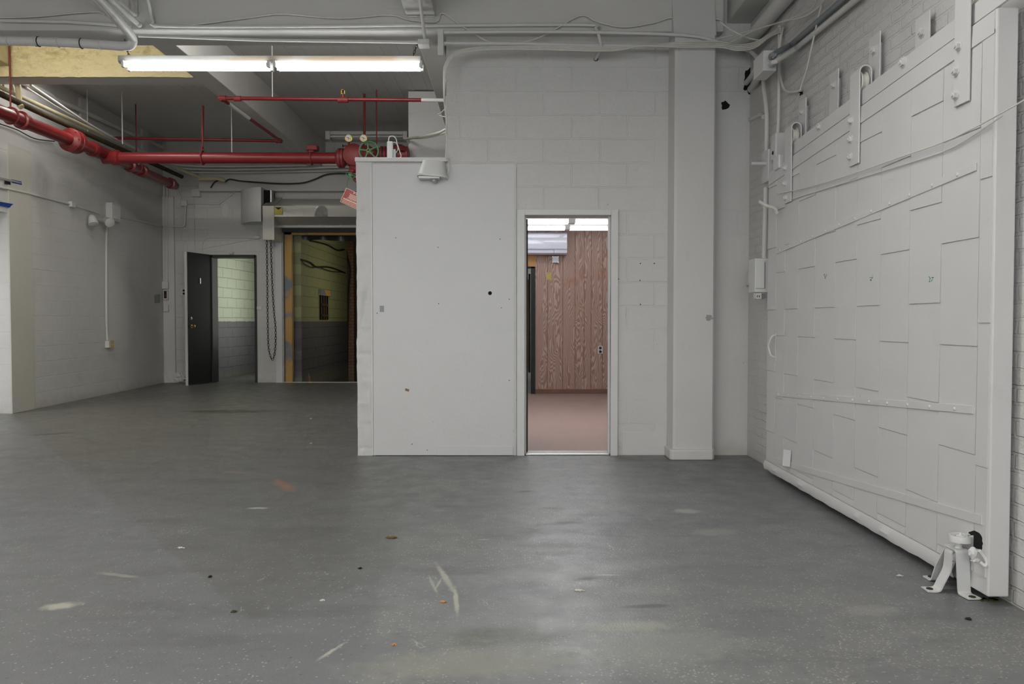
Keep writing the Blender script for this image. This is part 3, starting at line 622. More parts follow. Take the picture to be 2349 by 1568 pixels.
for yy in (5.2, 4.55, 3.95, 3.42):
    mb = MB(); mb.box(1.937, 1.99, yy - .02, yy + .02, tr_bot(yy) + .02, tr_top(yy) - .02); mb.build('spacer_block', M['tin'], TK)
# stop hardware at the low end of the track
ST = thing('door_stop_bracket', atX(1765, 400, 1.98), 'lumpy white painted iron stop bracket at the low end of the door track', 'bracket')
p = atX(1762, 375, 1.97)
MB().box(1.95, XR, p.y - .06, p.y + .08, p.z - .14, p.z + .1).build('stop_plate', M['tin'], ST, bevel=.006)
p2 = atX(1790, 372, 1.93); MB().box(1.90, 2.0, p2.y - .05, p2.y + .07, p2.z - .05, p2.z + .05).build('stop_lug', M['tin'], ST, bevel=.01)
p3 = atX(1751, 375, 1.93); MB().cyl((1.84, p3.y, p3.z), (1.96, p3.y, p3.z), .014, 10).build('stop_pin', M['tin'], ST, True)
p4 = atX(1783, 335, 1.98); MB().box(1.95, XR, p4.y - .05, p4.y + .06, p4.z - .1, p4.z + .09).build('pulley_plate', M['tin'], ST, bevel=.01)
MB().lathe((1.948, p4.y, p4.z - .05), (-1, 0, 0), [(.014, 0), (.014, .002)], 12).build('bolt_hole', M['void'], ST)

# ------------------------------------------------------------------ floor guide roller
GR = thing('floor_guide_roller', (1.86, 3.25, 0), 'white iron guide roller on bent strap legs bolted down beside the sliding door', 'door guide')
wc = at(2203, 1234, 3.225); RW = .044
mb = MB(); mb.lathe(wc - Vector((0, 0, .012)), (0, 0, 1), [(.03, .008), (RW, 0), (RW + .001, .014), (RW - .001, .026), (RW - .006, .026), (RW - .008, .012), (.02, .010), (.017, .024), (.008, .026), (.007, .036), (.001, .037)], 36)
mb.build('roller_wheel', M['trim'], GR, True)
pz = .193; mb = MB(); mb.lathe((wc.x - .001, wc.y + .01, pz), (0, 0, 1), [(.018, 0), (.014, .008), (.0125, wc.z - pz)], 16); mb.build('axle_boss', M['trim'], GR, True)
def strap(mb, P, w_, t, side):
    P = [Vector(p) for p in P]; side = Vector(side).normalized(); R_ = []
    for i, p in enumerate(P):
        d_ = (P[min(i + 1, len(P) - 1)] - P[max(i - 1, 0)]).normalized(); n_ = d_.cross(side).normalized()
        R_.append([mb.V(p + side * a * w_ / 2 + n_ * b * t / 2) for a, b in ((-1, -1), (1, -1), (1, 1), (-1, 1))])
    for a, b in zip(R_, R_[1:]):
        for k in range(4): mb.face([a[k], a[(k + 1) % 4], b[(k + 1) % 4], b[k]])
    mb.face(R_[0][::-1]); mb.face(R_[-1])
mb = MB(); strap(mb, rounded([(1.873, 3.285, pz), (1.873, 3.20, pz), (1.898, 3.225, .006), (1.905, 3.16, .006)], .014), .055, .006, (1, .05, 0)); L1 = mb.build('strap_leg', M['trim'], GR, True)
mb = MB(); strap(mb, catmull([(1.868, 3.262, pz - .010), (1.853, 3.262, pz - .018), (1.851, 3.264, .13), (1.846, 3.266, .09), (1.822, 3.27, .035), (1.812, 3.272, .012), (1.795, 3.275, .005), (1.762, 3.28, .005)], 4), .058, .006, (0.05, 1, 0)); L2 = mb.build('strap_leg', M['trim'], GR, True)
mb = MB(); strap(mb, rounded([(1.875, 3.285, pz - .006), (1.875, 3.36, .08), (1.872, 3.39, .005), (1.870, 3.45, .005)], .014), .05, .006, (1, 0, 0)); L3 = mb.build('strap_leg', M['trim'], GR, True)
f1 = Vector((1.902, 3.175, 0)); f2 = Vector((1.782, 3.277, 0)); f3 = Vector((1.871, 3.43, 0))
for L_, p in ((L1, (f1.x, f1.y, .009)), (L2, (f2.x, f2.y, .008)), (L3, (f3.x, f3.y, .008))):
    mb = MB(); mb.lathe(p, (0, 0, 1), [(.014, 0), (.013, .003), (.006, .004), (.005, .001)], 14); mb.build('anchor_ring', M['rust'], L_, True)
mb = MB(); q = [Vector((wc.x + .02, wc.y + .0, wc.z + .02)), Vector((wc.x + .05, wc.y - .005, wc.z + .012)), Vector((wc.x + .056, wc.y - .02, wc.z - .015)), Vector((wc.x + .046, wc.y - .03, wc.z - .04))]
strap(mb, catmull(q, 4), .014, .004, (.3, 1, 0)); mb.build('spring_clip', M['trim'], GR, True)
def lump(mb, c, rx, ry, rz, seed, amp=.35):
    b2 = bmesh.new(); bmesh.ops.create_icosphere(b2, subdivisions=3, radius=1); vm = {}
    for v in b2.verts:
        k = 1 + amp * noise.noise(v.co * 2.2 + Vector((seed, 0, 0))); vm[v.index] = mb.V(Vector(c) + Vector((v.co.x * rx * k, v.co.y * ry * k, v.co.z * rz * k)))
    for f in b2.faces: mb.face([vm[v.index] for v in f.verts])
    b2.free()
mb = MB(); lump(mb, at(2232, 1268, 3.13), .017, .016, .024, 3); lump(mb, at(2238, 1284, 3.13), .016, .014, .012, 9)
q = [at(2246, 1262, 3.12), at(2255, 1273, 3.12), at(2264, 1288, 3.11), at(2260, 1297, 3.11), at(2248, 1288, 3.12)]
mb.tube(catmull(q, 4), .0075, 8); mb.build('plaster_crusted_rag', M['trim'], GR, True)
mb = MB()
for i in range(26):
    p = atZ(rnd.uniform(2252, 2290), rnd.uniform(1372, 1379), .0); mb.obox((p.x, p.y, .003), rnd.uniform(.006, .02), rnd.uniform(.006, .016), .006, Matrix.Rotation(rnd.uniform(0, 3), 3, 'Z'))
tag(mb.build('moss_patch', M['moss']), 'small green moss patch on the floor at the corner of the sliding door', 'moss', kind='stuff')

# ------------------------------------------------------------------ tubes and cables
def pipe(name, P, r, mat, label, cat, group=None, k=0, n=10, rr=0, parent=None):
    if k: P = catmull(P, k)
    if rr: P = rounded(P, rr)
    mb = MB(); mb.tube(P, r, n); o = mb.build(name, mat, parent, True)
    return tag(o, label, cat, group) if parent is None else o
BY = 6.47                                   # just before the face of the main beam
A = lambda pts, Y=BY: [at(x, y, Y) for (x, y) in pts]
E = lambda pts, X=2.0: [atX(x, y, X) for (x, y) in pts]
# along the beam
pipe('conduit', [at(332, -30, 6.30), at(346, 28, 6.44)] + A([(352, 50), (375, 60), (640, 61), (930, 58), (1000, 59)]) + A([(1340, 57)]) + A([(1366, 66), (1377, 95), (1377, 112)], 6.4) + [at(1368, 132, 6.55), at(1366, 136, 6.66)], .013, M['conduit'],
     'long white conduit on the beam face bending down into a hole in the blocks', 'conduit', k=4)
pipe('conduit', A([(1018, 74), (1300, 73), (1560, 80), (1640, 94), (1700, 110), (1742, 132)], 6.38), .013, M['conduit'], 'upper straight white conduit running over the office wall to the corner box', 'conduit', k=3)
pipe('conduit', A([(1018, 99), (1200, 100), (1352, 104), (1540, 106)], 6.44), .014, M['conduit'], 'lower straight white conduit above the block courses, beneath the upper one', 'conduit')
pipe('conduit', A([(318, 82), (600, 92), (820, 95), (962, 97)], 6.45), .012, M['conduit'], 'thin painted conduit under the beam directly over the lit tubes', 'conduit')
pipe('conduit', A([(0, 47), (150, 50), (250, 56), (300, 62)]), .014, M['conduit'], 'white conduit crossing the beam face by the big conduit elbow', 'conduit')
pipe('conduit', A([(-20, 93), (120, 96), (240, 103), (282, 106)], 6.35) + A([(300, 103), (304, 90)], 6.33) + [at(292, 70, 6.2), at(262, 35, 5.9), at(228, 0, 5.6), at(180, -50, 5.2)], .036, M['conduit'],
     'thickest white conduit under the beam sweeping up round an elbow', 'conduit', k=4, n=14)
TC = [o for o in C.objects if o.name.startswith('conduit')][-1]
for (x, y, m_) in ((20, 94, 'cable'), (82, 95, 'cable'), (89, 95.5, 'black'), (134, 97, 'cable'), (187, 100, 'black'), (230, 102.5, 'cable')):
    p = at(x, y, 6.35) - Vector((0, 0, 0)); mb = MB(); mb.torus(p, (1, 0, -.02), .0375, .004, 22, 6); o = mb.build('tie_wrap', M[m_], TC, True)
pipe('conduit', [at(180, -30, 5.3), at(225, 8, 5.6), at(275, 60, 6.1), at(304, 88, 6.35)], .017, M['conduit'], 'white conduit strapped against the thick elbow conduit', 'conduit', k=3)
pipe('conduit', [at(235, -22, 5.7), at(250, -2, 5.9), at(320, 57, 6.46)], .022, M['conduit'], 'short fat white conduit running down to the beam beside the elbow', 'conduit', n=14)
pipe('conduit', [at(961, -20, 6.0), at(966, 20, 6.2), at(971, 60, 6.34), at(976, 99, 6.4)], .013, M['conduit'], 'white conduit dropping to the small box over the tube lamp', 'conduit')
pipe('cable', A([(-10, 41), (80, 38), (170, 30), (225, 27), (240, 33)]), .006, M['cable'], 'slack white cable stapled high on the beam, left of the elbow', 'cable', k=5)
tag(bpy.data.objects[-1] if False else [o for o in C.objects if o.name.startswith('cable')][-1], 'slack white cable stapled high on the beam beside the elbow')
pipe('cable', A([(352, 62), (430, 58), (560, 42), (645, 32), (780, 42), (890, 34), (940, 46), (1000, 50), (1015, 30), (1060, 60), (1130, 100), (1180, 102), (1250, 80), (1330, 36), (1370, 50), (1430, 62), (1500, 52), (1545, 40), (1645, 44), (1652, 50)]), .006, M['cable'],
     'swagged white cable pinned in scallops along the whole beam face', 'cable', k=5)
pipe('cable', A([(1652, 50), (1680, 70), (1720, 88), (1750, 90), (1785, 66)], 6.2), .006, M['cable'], 'white cable looping from the end of the beam to the corner bundle', 'cable', k=5)
# bundle of cables over the block wall
for i, dy in enumerate((0, 4, 8, 12)):
    P = A([(1022 + i, 370 - 60 * i), (1025 - i, 300 - 40 * i), (1019, 230), (1018 + i, 180), (1022 + 2 * i, 145 + dy * .3), (1048, 118 + dy * .6), (1110, 108 + dy * .5), (1240, 106 + dy * .6), (1400, 108 + dy * .7), (1470, 110 - dy * .4), (1560, 96 + dy), (1650, 96 + dy), (1690, 103 + dy)], 6.355 - .010 * i)
    P += [at(1730, 98 + dy, 6.2), at(1765, 78 + dy * .6, 6.0), at(1790, 62 + dy, 5.75)]
    pipe('cable', P, .006, M['cable'], 'white cable in the bundle draped over the office wall to the corner', 'cable', 'bundled cables over the office wall', k=4, n=8)
pipe('cable', A([(1195, 110), (1206, 118), (1215, 140), (1218, 163)], 6.5), .0028, M['cable'], 'thin loose wire end curling down the block wall', 'wire', k=4)
pipe('cable', [at(1640, 91, 6.42), at(1700, 76, 6.2), at(1760, 60, 5.8), at(1800, 48, 5.5), at(1850, 36, 5.2), at(1884, 10, 5.0), at(1900, -12, 4.8)], .006, M['cable'], 'taut pale cable crossing from the column to the top of the brick wall', 'cable', k=4)
pipe('cable', [at(1674, 98, 6.3), at(1730, 70, 6.0), at(1800, 47, 5.5), at(1860, 20, 5.1), at(1876, -8, 4.95)], .005, M['cable'], 'second pale cable rising beside the taut one', 'cable', k=4)
pipe('cable', E([(1893, -10), (1882, 20), (1866, 90), (1850, 160), (1837, 200), (1836, 208)], 1.98), .0055, M['cable'], 'white cable hanging down the brick wall to a small hole', 'cable', k=4)
pipe('cable', E([(1834, 214), (1822, 245), (1804, 290)], 1.96), .0025, M['cable'], 'thin wire slanting from the small hole to the first hanger', 'wire')
pipe('cable', E([(1836, 207), (1812, 211), (1798, 202), (1790, 175), (1786, 150), (1789, 100), (1796, 62)], 2.0), .010, M['cable'], 'fat white cable looping up the brick wall past the corner box', 'cable', k=4)
# over the lamp
BX = thing('junction_box', at(973, 105, 6.45), 'small white junction box over the end of the tube lamp', 'junction box')
a, b_ = at(961, 110, 6.45), at(987, 98, 6.45); MB().box(a.x, b_.x, 6.36, 6.47, a.z, b_.z).build('box_body', M['conduit'], BX, bevel=.003)
MB().box(a.x + .02, b_.x - .02, 6.352, 6.36, a.z + .008, b_.z - .008).build('box_cover', M['trim'], BX)
a, b_ = at(1005, 130, 6.44), at(1018, 70, 6.44); mb = MB(); mb.box(a.x, b_.x, 6.40, 6.47, a.z, b_.z)
tag(mb.build('strut_channel', M['conduit'], bevel=.003), 'short upright white strut holding the conduits over the wall corner', 'strut')

# ------------------------------------------------------------------ tube lamp
LM = thing('tube_lamp', at(617, 140, 6.62), 'lit twin-tube strip lamp hanging by chains under the beam', 'ceiling lamp')
a, b_ = at(270, 143, 6.55), at(965, 128, 6.55); yl = 6.55
mb = MB(); mb.prism([(a.x, yl, b_.z), (a.x, yl, a.z + .012), (a.x, yl + .02, a.z), (a.x, yl + .11, a.z), (a.x, yl + .13, a.z + .012), (a.x, yl + .13, b_.z)], (b_.x - a.x, 0, 0)); mb.build('lamp_housing', M['fixture'], LM, bevel=.002)
zc = at(500, 148.5, 6.535).z
for j, yy in enumerate((6.535, 6.635)):
    for (x0_, x1_) in ((286, 612), (634, 962)):
        p, q = at(x0_, 153, 6.535), at(x1_, 153, 6.535)
        mb = MB(); mb.cyl((p.x, yy, zc), (q.x, yy, zc), .019, 20); T_ = mb.build('fluorescent_tube', M['tube'], LM, True)
        for e, s in ((p.x, -1), (q.x, 1)):
            mb = MB(); mb.cyl((e, yy, zc), (e + s * .014, yy, zc), .0195, 16); mb.build('tube_cap', M['chrome'], T_, True)
            mb = MB(); mb.box(e + s * .014 - .008, e + s * .014 + .012, yy - .02, yy + .02, zc - .022, a.z + .01); mb.build('lamp_socket', M['trim'], LM, bevel=.003)
def chain(mb, P, L=.03, r=.0028, w_=.35):
    P = [Vector(p) for p in P]; acc = 0; i = 0; pos = P[0]; n = 0
    segs = [(P[j + 1] - P[j]).length for j in range(len(P) - 1)]; tot = sum(segs); s = 0
    def pt(s):
        for j, l in enumerate(segs):
            if s <= l or j == len(segs) - 1: return P[j].lerp(P[j + 1], min(1, s / l)), (P[j + 1] - P[j]).normalized()
            s -= l
    while s < tot:
        p, t = pt(s); u_ = t; side = Vector((0, 1, 0)) if n % 2 else Vector((1, 0, 0))
        side = (side - t * side.dot(t)).normalized()
        mb.torus(p, side, L * w_, r, 10, 5, sx=1.9, u=t); s += L * .95; n += 1
for (pts, yy) in (([(287, 94), (290, 110), (296, 128)], 6.6), ([(958, 100), (952, 115), (948, 128)], 6.6)):
    mb = MB(); chain(mb, [at(x, y, yy) for x, y in pts], .026, .0022); mb.build('hanging_chain', M['chain'], LM)
# ------------------------------------------------------------------ corner junction box and conduits on the east side
JB = thing('steel_junction_box', atX(1758, 150, 1.9), 'square white box at the brick corner where the big conduits meet', 'junction box')
c0 = at(1766, 138, 5.55); fx0, fx1 = at(1751, 140, 5.55).x, at(1781, 140, 5.55).x; zt_, zb_ = at(1766, 115, 5.55).z, at(1766, 162, 5.55).z
MB().box(fx0, min(fx1, 2.028), 5.55, 5.77, zb_, zt_).build('box_body', M['trim'], JB, bevel=.003)
for (x, y, m_) in ((1771, 130, 'grey'), (1768, 146, 'trim')):
    p = at(x, y, 5.55); MB().lathe(p + Vector((0, .01, 0)), (0, -1, 0), [(.026, 0), (.028, .02), (.024, .03), (.016, .032)], 14).build('conduit_fitting', M[m_], JB, True)
q = E([(1812, 104), (1830, 90), (1934, 0), (1965, -26)], 1.985); pipe('conduit', [at(1771, 130, 5.51), at(1776, 124, 5.35)] + [q[0], q[1]] + [q[2], q[3]], .020, M['grey'], 'grey galvanised conduit climbing along the top of the brick wall', 'conduit', k=4, n=14)
q = E([(1822, 114), (1842, 98), (1963, 0), (1990, -22)], 1.985); pipe('conduit', [at(1768, 146, 5.51), at(1780, 140, 5.35)] + q, .018, M['conduit'], 'white conduit climbing the brick wall just under the grey one', 'conduit', k=4, n=14)
pipe('drain_pipe', [Vector((1.965, 6.55, 3.42)), Vector((1.965, -2, 3.42))], .055, M['conduit'], 'thick white pipe running high along the corner of the brick wall', 'pipe', n=24)
pipe('conduit', [at(1700, 111, 6.45), at(1722, 118, 6.3), at(1738, 134, 5.78)], .014, M['conduit'], 'short white elbow conduit entering the corner box from the wall side', 'conduit', k=4)
pipe('conduit', [at(1722, 205, 6.62), at(1732, 190, 6.4), at(1745, 158, 5.78)], .03, M['conduit'], 'fat white pipe coming out of the broken wall hole', 'pipe', k=4, n=14)
pipe('conduit', [at(1712, 190, 6.62), at(1724, 176, 6.4), at(1742, 148, 5.78)], .024, M['conduit'], 'upper of the two white pipes in the broken wall hole', 'pipe', k=4, n=14)
def ragged(name, cx, cy, rx, ry, mk, label, seed=1, mat='void', n=24, amp=.7, thick=.004):
    mb = MB(); pts = []
    for i in range(n):
        a = 2 * math.pi * i / n; k = 1 + amp * noise.noise(Vector((math.cos(a) * 1.7, math.sin(a) * 1.7, seed)))
        pts.append(mk(cx + rx * k * math.cos(a), cy + ry * k * math.sin(a)))
    n_ = (pts[0] - pts[5]).cross(pts[12] - pts[5]).normalized()
    if n_.dot(CAM - pts[0]) < 0: n_ = -n_
    mb.prism(pts, n_ * thick); return mb
tag(ragged('x', 1717, 189, 11, 25, lambda x, y: at(x, y, YW + .001), '', 3).build('wall_hole', M['void']), 'big broken hole in the wall with two pipes through it', 'hole')
tag(ragged('x', 1663, 241, 10, 9, lambda x, y: at(x, y, YW + .001), '', 5).build('wall_hole', M['void']), 'small black hole knocked in the wall beside the column top', 'hole')
tag(ragged('x', 1367, 136, 5, 4.5, lambda x, y: at(x, y, YW + .001), '', 8, amp=.05).build('wall_hole', M['void']), 'round hole in the blocks where the bent conduit enters', 'hole')
tag(ragged('x', 1837, 213, 3.5, 5, lambda x, y: atX(x, y, XR - .001), '', 9).build('wall_hole', M['void']), 'small hole in the brick wall at the foot of the hanging cable', 'hole')
pipe('conduit', E([(1750, 165), (1752, 200), (1757, 240), (1759, 280), (1758, 360)], 1.99), .017, M['conduit'], 'crooked white conduit dropping from the corner box to the door stop', 'conduit', k=3)
pipe('conduit', E([(1757, 430), (1755, 500), (1753, 592)], 1.985), .019, M['conduit'], 'straight white conduit dropping into the switch box', 'conduit')
pipe('conduit', E([(1788, 60), (1788, 150), (1787, 200), (1786, 260), (1784, 315)], 2.0), .013, M['conduit'], 'white conduit on the brick between the corner box and the track', 'conduit', k=3)
pipe('conduit', [at(1721, 274, 6.6), at(1735, 268, 6.45), at(1746, 262, 6.3), at(1752, 268, 6.2)], .018, M['conduit'], 'short hooked white conduit stub poking out of the wall', 'conduit', k=4)
pipe('cable', [at(1741, 462, 5.6), at(1760, 472, 5.6), at(1778, 478, 5.5), at(1782, 488, 5.45)], .012, M['cable'], 'stubby white cable loop at the far edge of the sliding door', 'cable', k=4)
pipe('cable', [atX(2400, 200, 1.86), atX(2349, 230, 1.87), atX(2190, 315, 1.895), atX(2060, 362, 1.898), atX(1960, 397, 1.898), atX(1860, 428, 1.898), atX(1780, 445, 1.898)], .0035, M['cable'], 'thin pale wire stretched across the face of the sliding door', 'wire', k=3, n=6)
pipe('cable', [atX(2300, 265, 1.905), atX(2190, 336, 1.908), atX(2090, 372, 1.908), atX(1960, 412, 1.908), atX(1800, 462, 1.908)], .003, M['tin'], 'second thin wire painted onto the sliding door under the first', 'wire', k=3, n=6)
# switch box
SB = thing('switch_box', atX(1748, 672, 1.98), 'tall white electrical switch box by the far edge of the sliding door', 'electrical box')
yb0 = 5.95; f0, f1_ = at(1732, 630, yb0).x, at(1763, 630, yb0).x; z1_, z0_ = at(1748, 592, yb0).z, at(1748, 670, yb0).z
MB().box(f0, min(f1_, 2.028), yb0, yb0 + .16, z0_, z1_).build('box_body', M['trim'], SB, bevel=.004)
dd = MB().box(f0 + .004, f0 + .07, yb0 - .012, yb0, z0_ + .03, z1_ - .02).build('box_door', M['trim'], SB, bevel=.003)
MB().box(f0 + .07, f0 + .074, yb0 - .006, yb0 + .002, z0_ + .03, z1_ - .03).build('door_gap', M['black'], SB)
RC = thing('power_outlet', at(1745, 686, 5.95), 'small double outlet under the tall switch box', 'outlet')
p, q = at(1735, 685, 5.93), at(1747, 672, 5.93); MB().box(p.x, q.x, 5.93, 6.0, p.z, q.z).build('outlet_plate', M['trim'], RC, bevel=.002)
p, q = at(1747, 686, 5.93), at(1758, 672, 5.93); MB().cyl(((p.x + q.x) / 2, 5.94, (p.z + q.z) / 2), ((p.x + q.x) / 2, 6.0, (p.z + q.z) / 2), (q.x - p.x) / 2, 14).build('outlet_body', M['grey'], RC, True)
mb = MB()
for dx in (1737.5, 1742): p = at(dx, 678, 5.928); mb.obox(p, .004, .004, .012, Matrix.Rotation(.6, 3, 'Y')); mb.obox(p + Vector((0, 0, -.008)), .004, .004, .012, Matrix.Rotation(-.6, 3, 'Y'))
mb.build('socket_slots', M['black'], RC)
p, q = at(1712, 655, 6.60), at(1731, 627, 6.60); mb = MB(); mb.box(p.x, q.x, 6.52, YW - .001, p.z, q.z)
tag(mb.build('junction_box', M['trim'], bevel=.008), 'squat painted box on the corner behind the tall switch box', 'junction box')
# ================================================================== low wall, plywood, emergency light
a, b_ = at(857, 1043, YW - .016), at(1180, 376, YW - .016)
PL = thing('plywood_panel', ((a.x + b_.x) / 2, YW - .01, 0), 'white painted plywood sheet covering the low block wall', 'panel')
MB().box(a.x, b_.x, YW - .018, YW - .001, .004, b_.z).build('panel_sheet', M['panel'], PL, bevel=.002)
a1_ = at(853, 1043, YW - .016); MB().box(a1_.x, a.x - .001, YW - .022, YW - .001, .004, b_.z + .01).build('edge_strip', M['trim'], PL, bevel=.002)
s0, s1 = at(1001, 700, YW).x, b_.x - .012
MB().box(s0, s1, YW - .024, YW - .018, .004, at(1100, 1022, YW).z).build('patch_strip', M['panel'], PL, bevel=.002)
mb = MB(); mb.lathe(at(1124, 672, YW - .0185), (0, -1, 0), [(.016, 0), (.016, .001)], 18); mb.build('drilled_hole', M['void'], PL)
mb = MB(); p = at(934, 894, YW - .019); mb.obox(p, .034, .002, .02, Matrix.Rotation(.35, 3, 'Y')); mb.build('chipped_spot', M['brown'], PL)
mb = MB(); p = at(876, 708, YW - .019); mb.obox(p, .036, .0015, .052); mb.build('grey_patch', M['greypatch'], PL)
mb = MB()
for (x, y) in ((908, 545), (1006, 696), (1005, 567), (945, 1018), (1147, 548), (1168, 686), (1150, 706), (980, 1032), (1168, 872), (865, 718)):
    mb.lathe(at(x, y, YW - .0185), (0, -1, 0), [(.004, 0), (.003, .001)], 8)
mb.build('nail_holes', M['void'], PL)
mb = MB(); mb.box(at(818, 700, YW).x - .004, -.50, YW - .028, YW + .2, at(900, 372, YW).z, at(900, 363, YW).z + .004)
struct(mb.build('trim_low_wall_cap', M['trim'], bevel=.006))
# emergency light: a tapering plastic canopy, tilted, open below
EL = thing('wall_light', at(990, 400, 6.5), 'white plastic wall light with tapering canopy at the top of the plywood panel', 'wall lamp')
ye_ = YW - .02; c0 = at(992, 386, 6.50); T3 = Matrix.Rotation(math.radians(5), 3, 'Y')
rings = []
mb = MB()
for (z, hw, dp, dy) in ((.075, .075, .07, 0), (.07, .092, .085, 0), (.055, .096, .09, 0), (-.045, .122, .125, 0), (-.052, .130, .132, 0), (-.066, .128, .130, 0)):
    r_ = []
    for i in range(24):
        a_ = math.pi * i / 23; ex = 4.0
        cx_ = math.copysign(abs(math.cos(a_)) ** (2 / ex), math.cos(a_)) * hw; cy_ = -abs(math.sin(a_)) ** (2 / ex) * dp
        r_.append(mb.V(Vector((c0.x, ye_, c0.z)) + T3 @ Vector((cx_, cy_, z))))
    rings.append(r_)
for r0, r1 in zip(rings, rings[1:]):
    for i in range(23): mb.face([r0[i], r0[i + 1], r1[i + 1], r1[i]])
    mb.face([r0[0], r1[0], r1[-1], r0[-1]])
mb.face(rings[0]); mb.face(rings[-1][::-1])
mb.build('lamp_canopy', M['trim'], EL, True)
mb = MB(); mb.box(c0.x - .115, c0.x + .06, ye_ - .11, ye_ - .002, c0.z - .085, c0.z - .06); mb.build('lamp_lens', M['steel'], EL, bevel=.004)
mb = MB(); p = Vector((c0.x + .01, ye_ - .06, c0.z - .09)); mb.lathe(p + Vector((0, 0, .01)), (.1, 0, -1), [(.022, 0), (.024, .02), (.012, .03)], 14); mb.build('photo_sensor', M['steel'], EL, True)
pipe('cable', A([(1021, 352), (1024, 362), (1030, 372), (1031, 386), (1027, 398), (1018, 402)], 6.55), .0035, M['cable'], 'thin white lead of the wall light looping past its right side', 'wire', k=4)
[o for o in C.objects if o.name.startswith('cable')][-1]['label'] = 'thin white lead looping from the cable bundle to the canopy wall light'
# small wall specks by the door
mb = MB()
for (x, y) in ((1469, 604), (1501, 604), (1468, 643), (1469, 698), (1419, 640)): mb.lathe(at(x, y, YW - .001), (0, -1, 0), [(.005, 0), (.004, .001)], 8)
o = mb.build('screw_holes', M['void']); tag(o, 'few small screw holes in the block wall between door and column', 'screw holes'); o['kind'] = 'stuff'
ragged('x', 1627, 728, 8, 6, lambda x, y: at(x, y, 6.404), '', 2).build('wall_chip', M['greypatch']); tag([o for o in C.objects if o.name == 'wall_chip'][0], 'bare grey chip gouged out of the column edge', 'chip')

# ================================================================== office fittings
AC = thing('air_conditioner', at(1255, 583, 12.0), 'glossy white wall-mounted air conditioner high on the wood panelling', 'air conditioner')
p, q = at(1180, 583, 12.0), at(1301, 533, 12.0)
mb = MB(); mb.prism([(p.x, 12.17, q.z), (p.x, 12.02, q.z), (p.x, 11.99, q.z - .02), (p.x, 11.985, p.z + .09), (p.x, 12.0, p.z + .07), (p.x, 12.17, p.z + .07)], (q.x - p.x, 0, 0)); mb.build('front_panel', M['ac'], AC, True, bevel=.004)
mb = MB(); mb.prism([(p.x, 12.17, p.z + .067), (p.x, 11.995, p.z + .067), (p.x, 12.0, p.z + .02), (p.x, 12.05, p.z), (p.x, 12.17, p.z)], (q.x - p.x, 0, 0)); mb.build('air_outlet', M['ac'], AC, bevel=.003)
mb = MB(); mb.box(p.x, at(1270, 570, 12.0).x, 11.994, 11.998, p.z + .066, p.z + .07); mb.box(at(1270, 570, 12.0).x, at(1270.8, 570, 12.0).x, 11.994, 11.999, p.z + .015, p.z + .068); mb.build('louver_gap', M['dark'], AC)
OB = thing('junction_box', at(1274, 595, 12.15), 'pale metal octagon box with screw ears under the air conditioner', 'junction box')
p = at(1274, 595, 12.18); mb = MB(); pts = [(p.x + .054 * math.cos(math.radians(22.5 + 45 * i)), 12.198, p.z + .054 * math.sin(math.radians(22.5 + 45 * i))) for i in range(8)]; mb.prism(pts, (0, -.04, 0)); mb.build('box_cover', M['ac'], OB, bevel=.003)
mb = MB()
for i in range(4): mb.lathe((p.x + .058 * math.cos(math.radians(45 + 90 * i)), 12.198, p.z + .058 * math.sin(math.radians(45 + 90 * i))), (0, -1, 0), [(.012, 0), (.012, .04)], 10)
mb.build('screw_ears', M['chrome'], OB)
p = at(1259, 633, 12.19); PLT = thing('switch_plate', p, 'yellow-brown blank wall plate on the wood panelling', 'wall plate'); MB().obox((p.x, 12.194, p.z), .075, .01, .12).build('plate_face', M['plate'], PLT, bevel=.002)
mb = MB(); [mb.lathe((p.x, 12.189, p.z + s * .045), (0, -1, 0), [(.005, 0), (.004, .002)], 8) for s in (-1, 1)]; mb.build('plate_screws', M['black'], PLT)
p = at(1377, 802, 12.19); OT = thing('wall_outlet', p, 'dark duplex outlet low on the wood panelling', 'outlet'); MB().obox((p.x, 12.19, p.z), .078, .016, .122).build('outlet_plate', M['chrome'], OT, bevel=.003)
mb = MB(); [mb.lathe((p.x, 12.182, p.z + s * .028), (0, -1, 0), [(.022, 0), (.021, .004)], 16) for s in (-1, 1)]; mb.build('outlet_faces', M['black'], OT)
# two rows of tube lamps on the office ceiling
for (y_, Y, sx, ex, lab) in ((508, 10.4, 1304, 1320, 'ceiling tube lamp nearer the office doorway, cut by the door head'), (523, 11.45, 1296, 1308, 'lower-looking ceiling tube lamp close to the wood panelling')):
    L_ = thing('office_tube_lamp', at(1300, y_, Y), 'twin-tube strip lamp on the office ceiling, ' + ('first in from the doorway' if Y < 11 else 'beside the wood panelling'), 'ceiling lamp')
    zc = at(1300, y_, Y).z; xm = at((sx + ex) / 2, y_, Y).x
    MB().box(xm - 1.25, xm + .62, Y - .0, Y + .12, zc + .03, 2.56).build('lamp_housing', M['white'], L_)
    for (xa, xb) in ((-.40, at(sx, y_, Y).x), (at(ex, y_, Y).x, 1.7)):
        for yy in (Y, Y + .12): mb = MB(); mb.cyl((max(xa, -.40) if xa < 0 else xa, yy, zc), (xb, yy, zc), .019, 14); mb.build('fluorescent_tube', M['tubeoffice'], L_, True)
    MB().box(at(sx, y_, Y).x, at(ex, y_, Y).x, Y - .02, Y + .14, zc - .02, zc + .04).build('lamp_socket', M['trim'], L_, bevel=.004)
# tall dark-framed thing through the rear office door
TB = thing('leaning_timber', at(1211, 870, 13.0), 'golden timber upright seen through the doorway of the wood-panelled wall', 'timber')
p = at(1210, 700, 13.0); MB().box(p.x - .1, p.x + .015, 13.0, 13.05, .3, at(1210, 640, 13.0).z).build('timber_board', plain('golden timber', (.35, .2, .04), .4), TB)
MB().box(p.x + .016, p.x + .05, 12.98, 13.06, .28, at(1210, 628, 13.0).z).build('dark_strip', M['black'], TB)

